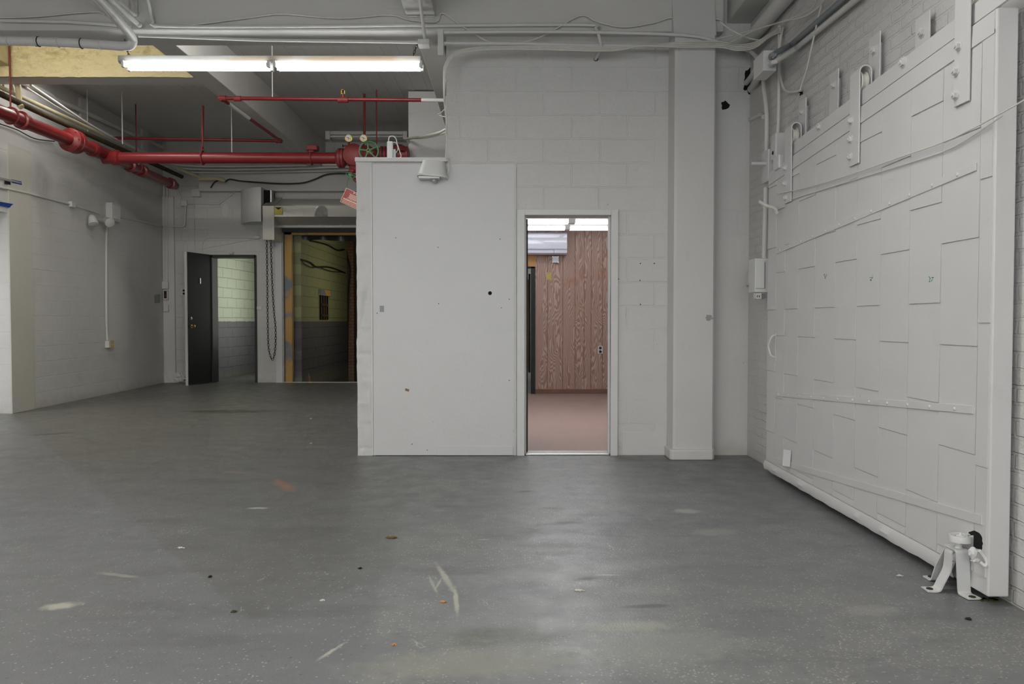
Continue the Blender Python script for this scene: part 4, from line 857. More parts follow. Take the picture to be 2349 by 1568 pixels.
# ================================================================== red fire pipes
RP = thing('fire_main_pipe', at(240, 355, 11), 'fat red fire main along the west wall branching across the bay', 'pipe')
def on_run(x, y, X=-5.6): return atX(x, y, X)
r0 = .078
p_a, p_b = Vector((-5.6, 6.9, 3.43)), Vector((-5.6, 10.95, 3.45))
MB().cyl(p_a, p_b, r0, 28).build('main_run', M['red'], RP, True)
MB().cyl(p_b, (-5.68, 13.5, 3.44), .066, 24).build('far_run', M['red'], RP, True)
xj = at(255, 361, 11).x; xe = at(778, 361, 11).x
zj = at(500, 362, 11).z
MB().cyl((-5.6, 11.0, zj), (xe, 11.0, zj), r0, 28).build('cross_run', M['red'], RP, True)
def flange(mb, p, ax, R_=.13, th=.05, bolts=8, r=.08):
    ax = Vector(ax).normalized(); p = Vector(p); mb.lathe(p - ax * th / 2, ax, [(r, -.04), (R_, 0), (R_, th * .42), (R_ - .012, th * .45), (R_ - .012, th * .55), (R_, th * .58), (R_, th), (r, th + .04)], 30)
    u_ = ax.orthogonal().normalized(); v_ = ax.cross(u_)
    for k in range(bolts):
        a_ = 2 * math.pi * k / bolts; q = p + (u_ * math.cos(a_) + v_ * math.sin(a_)) * (R_ - .025); mb.lathe(q - ax * (th / 2 + .018), ax, [(.012, 0), (.012, th + .036)], 6)
mb = MB(); flange(mb, (-5.6, 10.2, 3.45), (0, 1, 0), .15, .16, 8, .085); mb.build('coupling_flange', M['red'], RP, True)
mb = MB(); mb.lathe((-5.6, 10.62, 3.45), (0, 1, 0), [(.09, 0), (.1, .02), (.1, .1), (.09, .12), (.09, .55), (.1, .57), (.1, .66), (.085, .68)], 26); mb.lathe((-5.62, 11.0, zj), (1, 0, 0), [(.085, 0), (.09, .12), (.105, .14), (.105, .22), (.08, .24)], 26); mb.build('tee_fitting', M['red'], RP, True)
for (Y, r_) in ((9.1, .088), (11.75, .082), (12.15, .08), (13.25, .078)): mb = MB(); mb.lathe((-5.6 - (.03 * (Y - 11) if Y > 11 else 0), Y, 3.445), (0, 1, 0), [(r_, 0), (r_ + .014, .01), (r_ + .014, .08), (r_, .09)], 24); mb.build('pipe_coupling', M['red'], RP, True)
for Y in (8.95, 11.95): mb = MB(); mb.torus((-5.61, Y, 3.45), (0, 1, 0), .09, .012, 24, 6); mb.cyl((-5.61, Y, 3.54), (-5.61, Y, ZC), .01, 8); mb.build('pipe_hanger', M['reddark'], RP, True)
for x in (465,):
    p = at(x, 361, 11); mb = MB(); mb.torus((p.x, 11, zj), (1, 0, 0), .09, .011, 24, 6); mb.torus((p.x, 11, zj + .12), (1, 0, 0), .03, .009, 14, 6)
    if x == 465: mb.tube([(p.x, 11, zj + .14), (p.x, 11, zj + .3)], .011, 8); mb.tube([(p.x, 11, zj + .3), (p.x + .01, 11, zj + .72)], .018, 8)
mb.build('pipe_hanger', M['reddark'], RP, True)
# flow switch on the cross run
FS = thing('flow_switch', at(716, 347, 11), 'dark red box switch clamped on top of the crossing fire pipe', 'flow switch')
p = at(715, 361, 11)
MB().lathe((p.x, 11, zj + .07), (0, 0, 1), [(.05, 0), (.052, .03), (.04, .05), (.04, .09)], 18).build('switch_neck', M['reddark'], FS, True)
q0, q1 = at(702, 344, 10.95), at(728, 332, 10.95); MB().box(q0.x, q1.x, 10.93, 11.07, q0.z, q1.z).build('switch_box', M['reddark'], FS, bevel=.012)
MB().torus((p.x, 11, zj), (1, 0, 0), .092, .008, 24, 6).build('clamp_ring', M['reddark'], FS, True)
# valve assembly above the low wall
VA = thing('alarm_valve', at(810, 362, 11), 'dark red cast iron valve with twin pressure gauges above the low wall', 'valve')
mb = MB(); flange(mb, (at(783, 361, 11).x, 11, zj), (1, 0, 0), .135, .07, 8, .08); mb.build('inlet_flange', M['reddark'], VA, True)
vc = at(816, 359, 11); mb = MB(); mb.lathe((vc.x - .15, 11, vc.z), (1, 0, 0), [(.07, 0), (.13, .04), (.155, .1), (.15, .2), (.155, .34), (.1, .42), (.09, .46)], 28); mb.lathe((vc.x, 10.88, vc.z), (0, -1, 0), [(.15, 0), (.15, .03), (.12, .05), (.02, .055)], 28); mb.lathe((vc.x + .02, 11, vc.z - .12), (0, 0, -1), [(.11, 0), (.1, .06), (.07, .1)], 20); mb.build('valve_body', M['reddark'], VA, True)
q0, q1 = at(816, 357, 10.85), at(823, 341, 10.85); MB().box(q0.x, q1.x, 10.83, 10.86, q0.z, q1.z).build('yellow_label', M['plate'], VA)
mb = MB(); zr = at(890, 345, 11).z
mb.cyl((vc.x + .2, 11.05, zr - .05), (at(937, 350, 11).x, 11.05, zr - .05), .09, 22)
for x in (872, 880, 905, 930): mb.lathe((at(x, 350, 11).x, 11.05, zr - .05), (1, 0, 0), [(.1, 0), (.12, .005), (.12, .03), (.1, .035)], 22)
mb.cyl((vc.x + .25, 11.0, zr + .02), (at(888, 343, 11).x, 11.0, zr + .02), .02, 10); mb.lathe((at(915, 345, 11).x, 11, zr - .02), (0, 0, 1), [(.13, 0), (.12, .06), (.05, .1)], 20); mb.build('riser_pipe', M['reddark'], VA, True)
def gauge(x, y, zb_):
    p = at(x, y, 10.95)
    Gs = MB(); Gs.lathe(p + Vector((0, .02, 0)), (0, -1, 0), [(.05, 0), (.054, .01), (.054, .035), (.046, .038)], 28); o = Gs.build('gauge_case', M['brass'], VA, True)
    MB().lathe(p + Vector((0, -.018, 0)), (0, -1, 0), [(.045, 0), (.045, .003)], 28).build('gauge_dial', M['dial'], o)
    mb = MB(); q = p + Vector((0, -.0225, 0)); mb.obox(q, .055, .001, .005, Matrix.Rotation(.35, 3, 'Y')); mb.obox(q + Vector((0, 0, -.012)), .004, .001, .03); mb.lathe(q, (0, -1, 0), [(.006, 0), (.005, .002)], 8)
    for k in range(9): a_ = math.radians(-45 + k * 270 / 8); mb.obox(q + Vector((math.cos(a_) * .037, 0, math.sin(a_) * .037)), .008, .001, .002, Matrix.Rotation(-a_, 3, 'Y'))
    mb.build('gauge_needle', M['black'], o)
    mb = MB(); mb.cyl((p.x, 10.96, p.z - .05), (p.x, 10.96, zb_), .012, 10); mb.lathe((p.x, 10.96, p.z - .12), (0, 0, 1), [(.012, 0), (.02, .01), (.02, .03), (.012, .04)], 10); mb.cyl((p.x - .07, 10.95, p.z - .105), (p.x, 10.95, p.z - .105), .008, 8); mb.build('gauge_stem', M['reddark'], VA, True)
    MB().lathe((p.x - .075, 10.95, p.z - .105), (-1, 0, 0), [(.018, 0), (.02, .01), (.006, .014)], 10).build('cock_handle', M['black'], VA, True)
gauge(800, 317, vc.z + .13); gauge(834, 317, vc.z + .1)
def handwheel(name, c, ax, R_, spokes, parent, mat, r=.011):
    ax = Vector(ax).normalized(); c = Vector(c); mb = MB(); mb.torus(c, ax, R_, r, 40, 8); u_ = ax.orthogonal().normalized(); v_ = ax.cross(u_)
    for k in range(spokes): a_ = 2 * math.pi * (k + .25) / spokes; mb.tube([c + ax * .02, c + (u_ * math.cos(a_) + v_ * math.sin(a_)) * R_ * .5 + ax * .012, c + (u_ * math.cos(a_) + v_ * math.sin(a_)) * R_], [r * 1.3, r, r * .9], 8)
    mb.lathe(c - ax * .005, ax, [(.035, 0), (.035, .02), (.022, .035)], 16); return mb.build(name, mat, parent, True)
GV = thing('gate_valve', at(846, 345, 10.7), 'green five-spoke handwheel on a gate valve above the low wall', 'valve')
hw = at(846, 346, 10.68); handwheel('handwheel', hw, (0, -1, 0), .128, 5, GV, M['green'])
mb = MB(); mb.cyl(hw + Vector((0, -.05, 0)), hw + Vector((0, .32, 0)), .014, 10); mb.lathe(hw + Vector((0, -.03, 0)), (0, -1, 0), [(.02, 0), (.016, .02)], 6); mb.build('valve_stem', M['brass'], GV, True)
mb = MB(); mb.lathe(hw + Vector((0, .16, 0)), (0, 1, 0), [(.04, 0), (.07, .03), (.075, .12), (.1, .15), (.1, .2)], 20); mb.build('valve_bonnet', M['reddark'], GV, True)
DV = thing('drain_valve', at(806, 400, 10.9), 'small green handwheel drain valve hanging below the alarm valve', 'valve')
hw = at(804, 402, 10.85); handwheel('handwheel', hw, (.35, -.6, .7), .062, 5, DV, M['green'], .006)
mb = MB(); mb.cyl(at(812, 392, 10.9), at(800, 391, 10.9), .018, 10); mb.tube([at(806, 386, 10.95), at(806, 396, 10.9), at(814, 412, 10.9), at(830, 424, 10.9)], .024, 10); mb.build('drain_elbow', M['reddark'], DV, True)
# hanging sign
SG = thing('valve_sign', at(800, 455, 10.85), 'tilted red and cream metal sign hanging on a wire below the small green wheel', 'sign')
s_tl, s_bl = at(794, 430.5, 10.85), at(780, 462.5, 10.85); dn = (s_bl - s_tl); H_ = dn.length; dn.normalize(); rt = Vector((-dn.z, 0, dn.x)); rt = rt if rt.x > 0 else -rt; Wd = .30
def sq(mb, u0, u1, v0, v1, d0): mb.prism([s_tl + rt * u0 * Wd + dn * v0 * H_ + Vector((0, d0, 0)), s_tl + rt * u1 * Wd + dn * v0 * H_ + Vector((0, d0, 0)), s_tl + rt * u1 * Wd + dn * v1 * H_ + Vector((0, d0, 0)), s_tl + rt * u0 * Wd + dn * v1 * H_ + Vector((0, d0, 0))], (0, -.0015, 0))
mb = MB(); sq(mb, 0, 1, 0, 1, 0); mb.build('sign_border', M['cream'], SG); mb = MB(); sq(mb, .025, .975, .03, .965, -.0015); mb.build('sign_face', M['sign'], SG)
mb = MB(); sq(mb, .07, .93, .66, .74, -.003); sq(mb, .07, .93, .79, .83, -.003); sq(mb, .07, .93, .88, .92, -.003); [sq(mb, .26 + .03 * (q_ % 2), .72 - .04 * (q_ % 3), .24 + .065 * q_, .275 + .065 * q_, -.003) for q_ in range(5)]; sq(mb, .40, .47, .06, .15, -.003); sq(mb, .52, .60, .06, .15, -.003); mb.build('sign_print', M['cream'], SG)
xa_ = rt; za_ = -dn; M4 = Matrix((( xa_.x, za_.x, 0, 0), (xa_.y, za_.y, -1, 0), (xa_.z, za_.z, 0, 0), (0, 0, 0, 1)))
cc = s_tl + rt * .5 * Wd + dn * .60 * H_ + Vector((0, -.004, 0)); M4.translation = cc; text('sign_lettering', 'CONTROL', .035, M4, M['cream'], SG)
mb = MB(); mb.tube([s_tl + Vector((.01, 0, -.005)), at(797, 418, 10.86), at(800, 406, 10.86)], .0015, 5); mb.build('hanging_wire', M['black'], SG)
# power strip with looped flex standing over the low wall
PS = thing('power_strip', at(894, 364, 6.75), 'white power strip standing on end above the low wall', 'power strip')
p, q = at(888, 372, 6.74), at(901, 324, 6.74); mb = MB(); mb.box(p.x, q.x, 6.73, 6.765, 2.507, q.z); mb.build('strip_body', M['trim'], PS, bevel=.008)
p, q = at(900, 372, 6.78), at(908, 342, 6.78); MB().box(p.x, q.x, 6.77, 6.80, 2.507, q.z).build('strip_plug', M['trim'], PS, bevel=.008)
P = [at(x, y, 6.75) for x, y in ((891, 328), (893, 315), (901, 312), (908, 318), (912, 332), (917, 348), (920, 358), (916, 364))]; MB().tube(catmull(P, 5), .0045, 8).build('strip_flex', M['cable'], PS, True)
P = [at(x, y, 6.79) for x, y in ((899, 345), (898, 332), (904, 326), (910, 330), (913, 340), (910, 348), (906, 354))]; MB().tube(catmull(P, 5), .004, 8).build('plug_flex', M['cable'], PS, True)
# thin sprinkler pipe zigzag
q = [at(1035, 231, 9.4), at(505, 225, 9.4), at(645, 323, 11.6), at(250, 316, 11.6)]
zq = 3.8; SP = thing('sprinkler_pipe', q[1], 'thin dark red sprinkler pipe zigzagging under the ceiling', 'pipe')
a1, a2, a3, a4 = atZ(1035, 231, 3.8), None, None, None
a1 = at(1035, 230, 9.4); a2 = at(507, 225, 9.4); a3 = at(643, 323, 11.6); a4 = at(250, 316, 11.6)
for nm, u_, v_ in (('near_run', a1, a2), ('cross_run', a2, a3), ('far_run', a3, a4)): MB().cyl(u_, v_, .022, 12).build(nm, M['red'] if nm != 'cross_run' else M['reddark'], SP, True)
MB().cyl(a1, a1.lerp(a2, .13), .0225, 12).build('whitened_end', M['conduit'], SP, True)
MB().cyl(a2.lerp(a3, .1), a2.lerp(a3, .42), .0225, 12).build('whitened_stretch', M['conduit'], SP, True)
mb = MB()
for c_, d_ in ((a2, Vector((1, 0, 0))), (a2, (a3 - a2)), (a3, (a2 - a3)), (a3, Vector((-1, 0, 0)))): d_ = d_.normalized(); mb.cyl(c_ - d_ * .02, c_ + d_ * .06, .032, 12)
p = at(545, 226, 9.4); mb.cyl(p - Vector((.04, 0, 0)), p + Vector((.04, 0, 0)), .032, 12); p = at(787, 229, 9.4); mb.cyl(p - Vector((.06, 0, 0)), p + Vector((.06, 0, 0)), .034, 12); mb.cyl(p, p + Vector((0, 0, .06)), .02, 10); mb.build('elbow_fittings', M['reddark'], SP, True)
mb = MB(); mb.lathe(p + Vector((0, 0, .06)), (0, 0, 1), [(.012, 0), (.012, .02)], 8); mb.box(p.x - .022, p.x - .017, 9.395, 9.405, p.z + .07, p.z + .115); mb.box(p.x + .017, p.x + .022, 9.395, 9.405, p.z + .07, p.z + .115); mb.lathe(p + Vector((0, 0, .112)), (0, 0, 1), [(.028, 0), (.028, .004)], 12); mb.build('sprinkler_head', M['brass'], SP)
# hanger rods from the ceiling
for (x, y, Y, r_, m_, lab) in ((625, 222, 9.4, .006, 'cable', 'thin rod from the ceiling to the near sprinkler pipe behind the tube lamp'), (532, 362, 11.0, .006, 'cable', 'thin rod from the ceiling to the crossing fire pipe beside the flow switch'), (836, 308, 11.4, .018, 'reddark', 'stout red rod dropping behind the twin gauges'), (864, 340, 11.2, .008, 'reddark', 'thin red rod beside the green handwheel'), (281, 330, 11.3, .008, 'cable', 'white rod dropping behind the thin sprinkler pipe near the west wall'), (201, 303, 11.2, .006, 'cable', 'thin rod dropping to the dark stained pipe')):
    p = at(x, y, Y); mb = MB(); mb.cyl(p, (p.x, Y, ZC + .001), r_, 8); tag(mb.build('hanger_rod', M[m_], smooth=True), lab, 'rod')
# ================================================================== west side pipework
def run(x0_, y0_, x1_, y1_, X): return [atX(x0_, y0_, X), atX(x1_, y1_, X)]
Lw = lambda pts, off=.03: [atL(x, y, off) for x, y in pts]
pipe('old_pipe', [atX(-60, 187, -5.72), atX(100, 262, -5.72), atX(288, 347, -5.72), atX(417, 405, -5.72)], .034, M['rust'], 'dark stained old pipe running just above the red fire main', 'pipe', n=14)
pipe('conduit', [atX(-60, 172, -5.8), atX(190, 287, -5.8), atX(300, 338, -5.8), atX(398, 383, -5.8), at(460, 407, 14.1)], .025, M['ypipe'], 'yellowed white pipe lying against the dark stained pipe', 'pipe', n=12)
pipe('conduit', [atX(70, 195, -5.7), atX(130, 235, -5.7), atX(225, 297, -5.7), atX(330, 350, -5.75), atX(450, 402, -5.75)], .016, M['conduit'], 'thin white conduit sagging over the fire main', 'conduit', k=3)
pipe('conduit', [atX(60, 200, -5.9), atX(160, 262, -5.9), atX(280, 322, -5.9), atX(370, 366, -5.9)], .012, M['cable'], 'thinner white conduit between the wall and the fire main', 'conduit', k=3)
pipe('conduit', Lw([(50, 188), (110, 215), (130, 230), (180, 250), (270, 292), (385, 342)], .05), .034, M['conduit'], 'fat white conduit running high on the west wall to a box', 'conduit', k=3, n=14)
HB = Lw([(398, 330)], .02)[0]
mb = MB(); mb.box(HB.x - .02, HB.x + .10, HB.y - .35, HB.y + .35, HB.z - .16, HB.z + .16); tag(mb.build('junction_box', M['conduit'], bevel=.006), 'white box at the far end of the fat conduit high on the west wall', 'junction box')
pipe('conduit', Lw([(395, 356), (395, 362)], .06) + Lw([(396, 380)], .06), .015, M['conduit'], 'short white stub below the high box', 'conduit')
for i, (x, y0_, y1_) in enumerate(((188, 228, 278), (328, 293, 346))):
    a = atL(x, y1_, .0); b_ = atL(x, y0_, .0); mb = MB(); mb.box(a.x - .01, a.x + .045, a.y - .10, a.y + .10, a.z, b_.z)
    tag(mb.build('wall_batten', M['conduit'], bevel=.003), ('upright white batten high on the wall near the yellow beam', 'upright white batten high on the wall further along the fat conduit')[i], 'batten')
# yellowed pipes and ledge under the plastered beam
pipe('yellow_pipe', [at(38, 148, 9.3), at(36, 185, 9.3), at(42, 200, 9.3), at(44, 236, 9.3), at(50, 246, 9.3)], .034, M['ypipe'], 'lumpy yellowed upright pipe under the yellow beam', 'pipe', k=3, n=12)
pipe('yellow_pipe', [at(20, 146, 9.4), at(26, 190, 9.4), at(33, 215, 9.4)], .022, M['ypipe'], 'bent yellowed pipe behind the lumpy upright one', 'pipe', k=3, n=12)
pipe('yellow_pipe', [at(7, 140, 9.3), at(8, 215, 9.3)], .012, M['ypipe'], 'thin straight yellowed pipe beside the bent one', 'pipe')
a = atX(-30, 128, -5.6); b_ = atX(78, 172, -5.6)
mb = MB(); mb.prism([(-5.62, 8.2, 4.38), (-5.62, 9.5, 4.38), (-5.62, 9.5, 4.02), (-5.62, 8.2, 4.02)], (-.4, 0, 0)); struct(mb.build('beam_wall_ledge', M['ypipe'], bevel=.01))
pipe('cable', Lw([(0, 284), (40, 298), (80, 318), (125, 324)], .03), .007, M['dark'], 'thin black cable drooping on the wall below the red main', 'cable', k=4)
# conduit line along the wall with box, floodlight and outlet
WC = lambda pts, off=.012: [atL(x, y, off) for x, y in pts]
pipe('conduit', WC([(-20, 425), (60, 442), (160, 468), (228, 489)]), .014, M['conduit'], 'painted conduit running along the west wall into the square box', 'conduit')
pipe('conduit', WC([(262, 494), (330, 509), (374, 519)]) + [at(378, 519, YB - .07), at(420, 519, YB - .07), at(424, 514, YB - .07), at(425, 472, YB - .07)], .014, M['conduit'], 'painted conduit from the square box round the corner to the octagon box', 'conduit', rr=.05)
def wallbox(name, x0_, y0_, x1_, y1_, dp, label, cat, mat='conduit', part='box_body'):
    a = atL(x0_, y1_, 0); b_ = atL(x1_, y0_, 0); zt_ = atL((x0_ + x1_) / 2, y0_, 0).z; zb2 = atL((x0_ + x1_) / 2, y1_, 0).z
    T_ = thing(name, Vector((a.x + .01, (a.y + b_.y) / 2, zb2)), label, cat)
    mb = MB(); mb.prism([(XL(a.y), a.y, zb2), (XL(a.y) + dp, a.y, zb2), (XL(b_.y) + dp, b_.y, zb2), (XL(b_.y), b_.y, zb2)], (0, 0, zt_ - zb2)); mb.build(part, M[mat], T_, bevel=.004); return T_, a, b_, zb2, zt_
T_, a, b_, z0_, z1_ = wallbox('wall_box', 243, 467, 262, 507, .1, 'square white box on the west wall over the floodlight', 'junction box')
MB().box(XL(a.y) + .1, XL(a.y) + .104, a.y + .04, b_.y - .04, z0_ + .03, z1_ - .03).build('box_cover', M['trim'], T_)
T_, a, b_, z0_, z1_ = wallbox('small_wall_box', 157, 463, 166, 475, .05, 'tiny white conduit fitting on the west wall between tape and square box', 'conduit fitting')
FL = thing('floodlight', atL(225, 510, .1), 'white twin floodlight on a bracket below the square wall box', 'floodlight')
p = atL(240, 508, .07); mb = MB(); mb.tube([p + Vector((0, .25, 0)), p + Vector((0, -.35, 0))], .03, 10); mb.build('lamp_arm', M['conduit'], FL, True)
for yy, dirv in ((-.42, (.35, -.3, -1)), (-.02, (.8, -.6, -.4))): p2 = p + Vector((.03, yy, .02)); MB().lathe(p2, dirv, [(.025, -.02), (.045, 0), (.06, .04), (.072, .13), (.06, .135), (.02, .14)], 18).build('lamp_head', M['conduit'], FL, True)
pipe('conduit', WC([(246, 512), (247, 522), (244, 540), (244, 720), (246, 780)]), .015, M['trim'], 'straight white conduit dropping down the west wall to the double outlet', 'conduit', k=2)
T_, a, b_, z0_, z1_ = wallbox('wall_outlet', 241, 781, 254, 797, .06, 'double outlet in a white surface box low on the west wall', 'outlet', 'trim', 'outlet_box')
for dz in (.035, -.035):
    MB().box(XL(a.y) + .06, XL(a.y) + .066, (a.y + b_.y) / 2 - .05, (a.y + b_.y) / 2 + .05, (z0_ + z1_) / 2 + dz - .026, (z0_ + z1_) / 2 + dz + .026).build('socket_face', M['plate'], T_)
for (pts, lab) in (([(26, 411), (49, 416), (50, 424), (27, 419)], 'short blue tape strip on the west wall beside the small black square'), ([(-12, 460), (31, 468), (26, 471), (22, 476), (4, 472), (-12, 470)], 'longer torn blue tape strip on the west wall over the side room opening')):
    mb = MB(); mb.prism([atL(x, y, .012) for x, y in pts], (.0015, 0, 0)); tag(mb.build('tape_strip', M['blue']), lab, 'tape')
mb = MB(); mb.prism([atL(x, y, .012) for x, y in ((11, 414), (24, 417), (24, 424), (11, 421))], (.003, 0, 0)); tag(mb.build('black_socket', M['void']), 'small black square opening on the west wall beside the blue tape', 'wall opening')
mb = MB(); mb.prism([atL(x, y, .013) for x, y in ((-10, 404), (26, 412), (48, 418), (48, 421), (26, 416), (-10, 408))], (.004, 0, 0)); tag(mb.build('wall_moulding_strip', M['greypatch']), 'grey strip on the west wall running to the blue tape', 'strip')
mb = MB(); mb.prism([atL(x, y, .001) for x, y in ((354, 676), (367, 674), (367, 694), (354, 695))], (.002, 0, 0)); tag(mb.build('paint_patch', M['greypatch']), 'grey square patch on the west wall near the rear corner', 'patch')
# ================================================================== rear wall fittings
RB = YB - .05
R = lambda pts, d=.02, base=RB: [at(x, y, base - d) for x, y in pts]
pipe('conduit', R([(376, 425), (377, 648)], .012), .014, M['conduit'], 'white conduit in the rear corner, the one further from the steel door', 'conduit')
pipe('conduit', R([(384, 425), (384, 648)], .012), .010, M['conduit'], 'thin white conduit in the rear corner, the one nearer the steel door', 'conduit')
pipe('conduit', R([(404, 420), (410, 445), (418, 462)], .02, YB), .016, M['conduit'], 'slanting white conduit dropping to the octagon box', 'conduit')
def rbox(name, x0_, y0_, x1_, y1_, dp, label, cat, mat='conduit', base=YB, bev=.004, part='box_body'):
    a = at(x0_, y1_, base); b_ = at(x1_, y0_, base); T_ = thing(name, Vector(((a.x + b_.x) / 2, base - dp / 2, a.z)), label, cat)
    MB().box(a.x, b_.x, base - dp, base - .001, a.z, b_.z).build(part, M[mat], T_, bevel=bev); return T_, a, b_
rbox('octagon_box', 416, 459, 431, 474, .06, 'round-cornered white box where several conduits meet by the rear corner', 'junction box', bev=.02)
T_, a, b_ = rbox('siren_box', 443, 435, 462, 452, .08, 'small square white box with a knob above the steel door', 'electrical box')
p = at(453, 432, YB - .04); MB().lathe((p.x, YB - .04, b_.z), (0, 0, 1), [(.03, 0), (.03, .03), (.015, .04)], 12).build('box_knob', M['conduit'], T_, True)
pipe('conduit', R([(431, 466), (497, 467), (506, 464), (541, 438)], .02, YB), .015, M['conduit'], 'white conduit from the octagon box up to the heater panel', 'conduit', k=2)
pipe('conduit', R([(430, 472), (430, 580)], .012, YB), .009, M['conduit'], 'thin conduit dropping beside the door edge, left strand of the pair', 'conduit')
[o for o in C.objects if o.name.startswith('conduit')][-1]['label'] = 'thin conduit dropping straight from the octagon box to the open door edge'
pipe('conduit', R([(434, 470), (441, 471), (444, 480), (446, 580)], .012, YB), .009, M['conduit'], 'thin hooked conduit dropping over the open steel door', 'conduit', k=2)
pipe('conduit', R([(464, 580), (464, 560), (474, 546), (500, 545), (585, 545)], .01, YB), .008, M['conduit'], 'thin curved conduit arching over the steel door to a pale fitting', 'conduit', k=3)
pipe('cable', R([(440, 574), (520, 560), (590, 546)], .01, YB), .005, M['conduit'], 'thin painted wire slanting over the passage opening', 'wire')
p = at(590, 544, YB - .02); mb = MB(); mb.lathe(p - Vector((.07, 0, 0)), (1, 0, 0), [(.02, 0), (.035, .02), (.035, .1), (.015, .13)], 14); tag(mb.build('conduit_fitting', M['trim'], smooth=True), 'pale rounded fitting pointing at the chain hoist box', 'conduit fitting')
ragged('x', 517, 482, 8, 15, lambda x, y: at(x, y, YB - .001), '', 2, amp=.08).build('patched_plate', M['conduit']); tag([o for o in C.objects if o.name == 'patched_plate'][0], 'painted-over oval plate on the wall between octagon box and heater panel', 'plate')
T_, a, b_ = rbox('alarm_box', 373, 646, 388, 662, .05, 'square white box at the foot of the corner conduits', 'electrical box', base=RB)
T_, a, b_ = rbox('door_switch', 377, 665, 387, 687, .05, 'narrow black and red push switch below the square corner box', 'switch', base=RB)
a2_, b2_ = at(379, 684, RB), at(385, 667, RB); MB().box(a2_.x, b2_.x, RB - .055, RB - .05, a2_.z, b2_.z).build('switch_face', M['black'], T_); a2_, b2_ = at(380, 681, RB), at(384, 676, RB); MB().box(a2_.x, b2_.x, RB - .062, RB - .055, a2_.z, b2_.z).build('red_button', M['red'], T_)
rbox('blank_box', 377, 699, 388, 714, .04, 'plain white box lowest of the stack in the rear corner', 'electrical box', base=RB)
T_, a, b_ = rbox('wall_outlet', 416, 661, 428, 678, .03, 'white duplex outlet beside the open steel door', 'outlet', base=YB, part='outlet_plate')
for yy in (666, 673): p = at(421.5, yy, YB - .031); MB().lathe(p, (0, -1, 0), [(.022, 0), (.021, .003)], 14).build('outlet_face', M['black'], T_)
pipe('cable', R([(374, 777), (376, 800), (378, 840), (386, 862), (392, 874), (398, 876)], .015), .006, M['cable'], 'loose white cable hanging to the floor in the rear corner', 'cable', k=4)
mb = MB(); rq = random.Random(5)
for i in range(14): lump(mb, at(rq.uniform(402, 423), rq.uniform(858, 873), YB - .03), rq.uniform(.03, .07), .03, rq.uniform(.02, .05), i)
tag(mb.build('crumbled_plaster', M['conduit'], smooth=True), 'crumbling rough plaster at the wall foot beside the steel door', 'plaster', kind='stuff')
pipe('cable', [at(483, 431, 14.25), at(492, 418, 14.25), at(505, 413, 14.25), at(515, 417, 14.25), at(527, 411, 14.25), at(552, 415, 14.25), at(592, 418, 14.25), at(640, 421, 14.25), at(690, 420, 14.25), at(720, 412, 14.25), at(750, 400, 14.25), at(790, 398, 14.25), at(830, 404, 14.25)], .013, M['dark'], 'black cable pinned in waves along the rear beam', 'cable', k=4)
for i, (y0_, y1_, r_) in enumerate(((379, 376, .022), (386, 381, .02), (393, 390, .012))):
    pipe('conduit', [at(380, y0_ - 4, 13.9), at(450, y0_ + 2, 14.15), at(600, y0_ + 2, 14.2), at(835, y1_, 14.2)], r_, M['conduit'], ('uppermost', 'middle', 'lowest')[i] + ' of three parallel conduits crossing the rear beam under the fire pipe', 'conduit', k=3)
pipe('lagged_pipe', [at(455, 410, 14.1), at(500, 409, 14.1), at(516, 414, 14.1)], .035, M['ypipe'], 'short lumpy yellowed pipe stub at the end of the red main', 'pipe', n=12)
# curved heater panel
HP = thing('curved_panel_heater', at(573, 515, 14.2), 'large curved white metal panel box beside the roller door hood', 'heater')
zt_, zb_ = at(573, 432, 14.1).z, at(573, 510, 14.1).z; xa, xb = at(541, 470, 14.1).x, at(603, 470, 14.05).x
mb = MB(); prof = []
for i in range(13): t = i / 12; prof.append((xa + (xb - xa) * t, YB - .08 - .42 * math.sin(math.pi / 2 * min(1, t * 1.15)) ** .8, 0))
pts = [(xa, YB - .02, zb_)] + [(p_[0], p_[1], zb_) for p_ in prof] + [(xb, YB - .02, zb_)]
mb.prism(pts, (0, 0, zt_ - zb_)); mb.build('curved_cover', M['trim'], HP, True)
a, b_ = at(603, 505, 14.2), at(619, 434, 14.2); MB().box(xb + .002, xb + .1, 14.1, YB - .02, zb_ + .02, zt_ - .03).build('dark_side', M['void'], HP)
MB().cyl((b_.x + .02, 14.2, zt_ - .02), (b_.x + .02, 14.2, zt_ - .25), .05, 16).build('motor_can', M['chrome'], HP, True)
# roller door hood with chain hoist
RD = thing('roller_door', at(712, 520, 14.2), 'rolled-up dock door in a dented sheet metal hood', 'roller door')
hx0, hx1 = at(629, 480, 13.95).x, -1.9
P_ = [(14.43, at(700, 455, 14.4).z), (13.95, at(700, 472, 13.95).z), (13.93, at(700, 497, 13.95).z), (14.22, at(700, 517, 14.25).z), (14.22, at(700, 522, 14.25).z), (14.43, at(700, 522, 14.25).z)]
# front face carries the dent: built as a fine grid
mb = MB(); prof = P_; 
mb.prism([(hx0, y, z) for y, z in P_], (.001, 0, 0)); mb.prism([(hx1, y, z) for y, z in P_], (.001, 0, 0))
def strip_(p, q, n, m_, fn):
    g_ = [[mb.V(fn(hx0 + (hx1 - hx0) * i / n, p[0] + (q[0] - p[0]) * j / m_, p[1] + (q[1] - p[1]) * j / m_)) for j in range(m_ + 1)] for i in range(n + 1)]
    for i in range(n):
        for j in range(m_): mb.face([g_[i][j], g_[i + 1][j], g_[i + 1][j + 1], g_[i][j + 1]])
dx_ = at(738, 485, 13.95).x; dz_ = at(738, 489, 13.95).z
def dent(x, y, z):
    d_ = math.hypot((x - dx_) / .11, (z - dz_) / .14); return (x, y + max(0, 1 - d_) * .11 + (.015 if d_ < 1 and x < dx_ else 0) * max(0, 1 - d_), z)
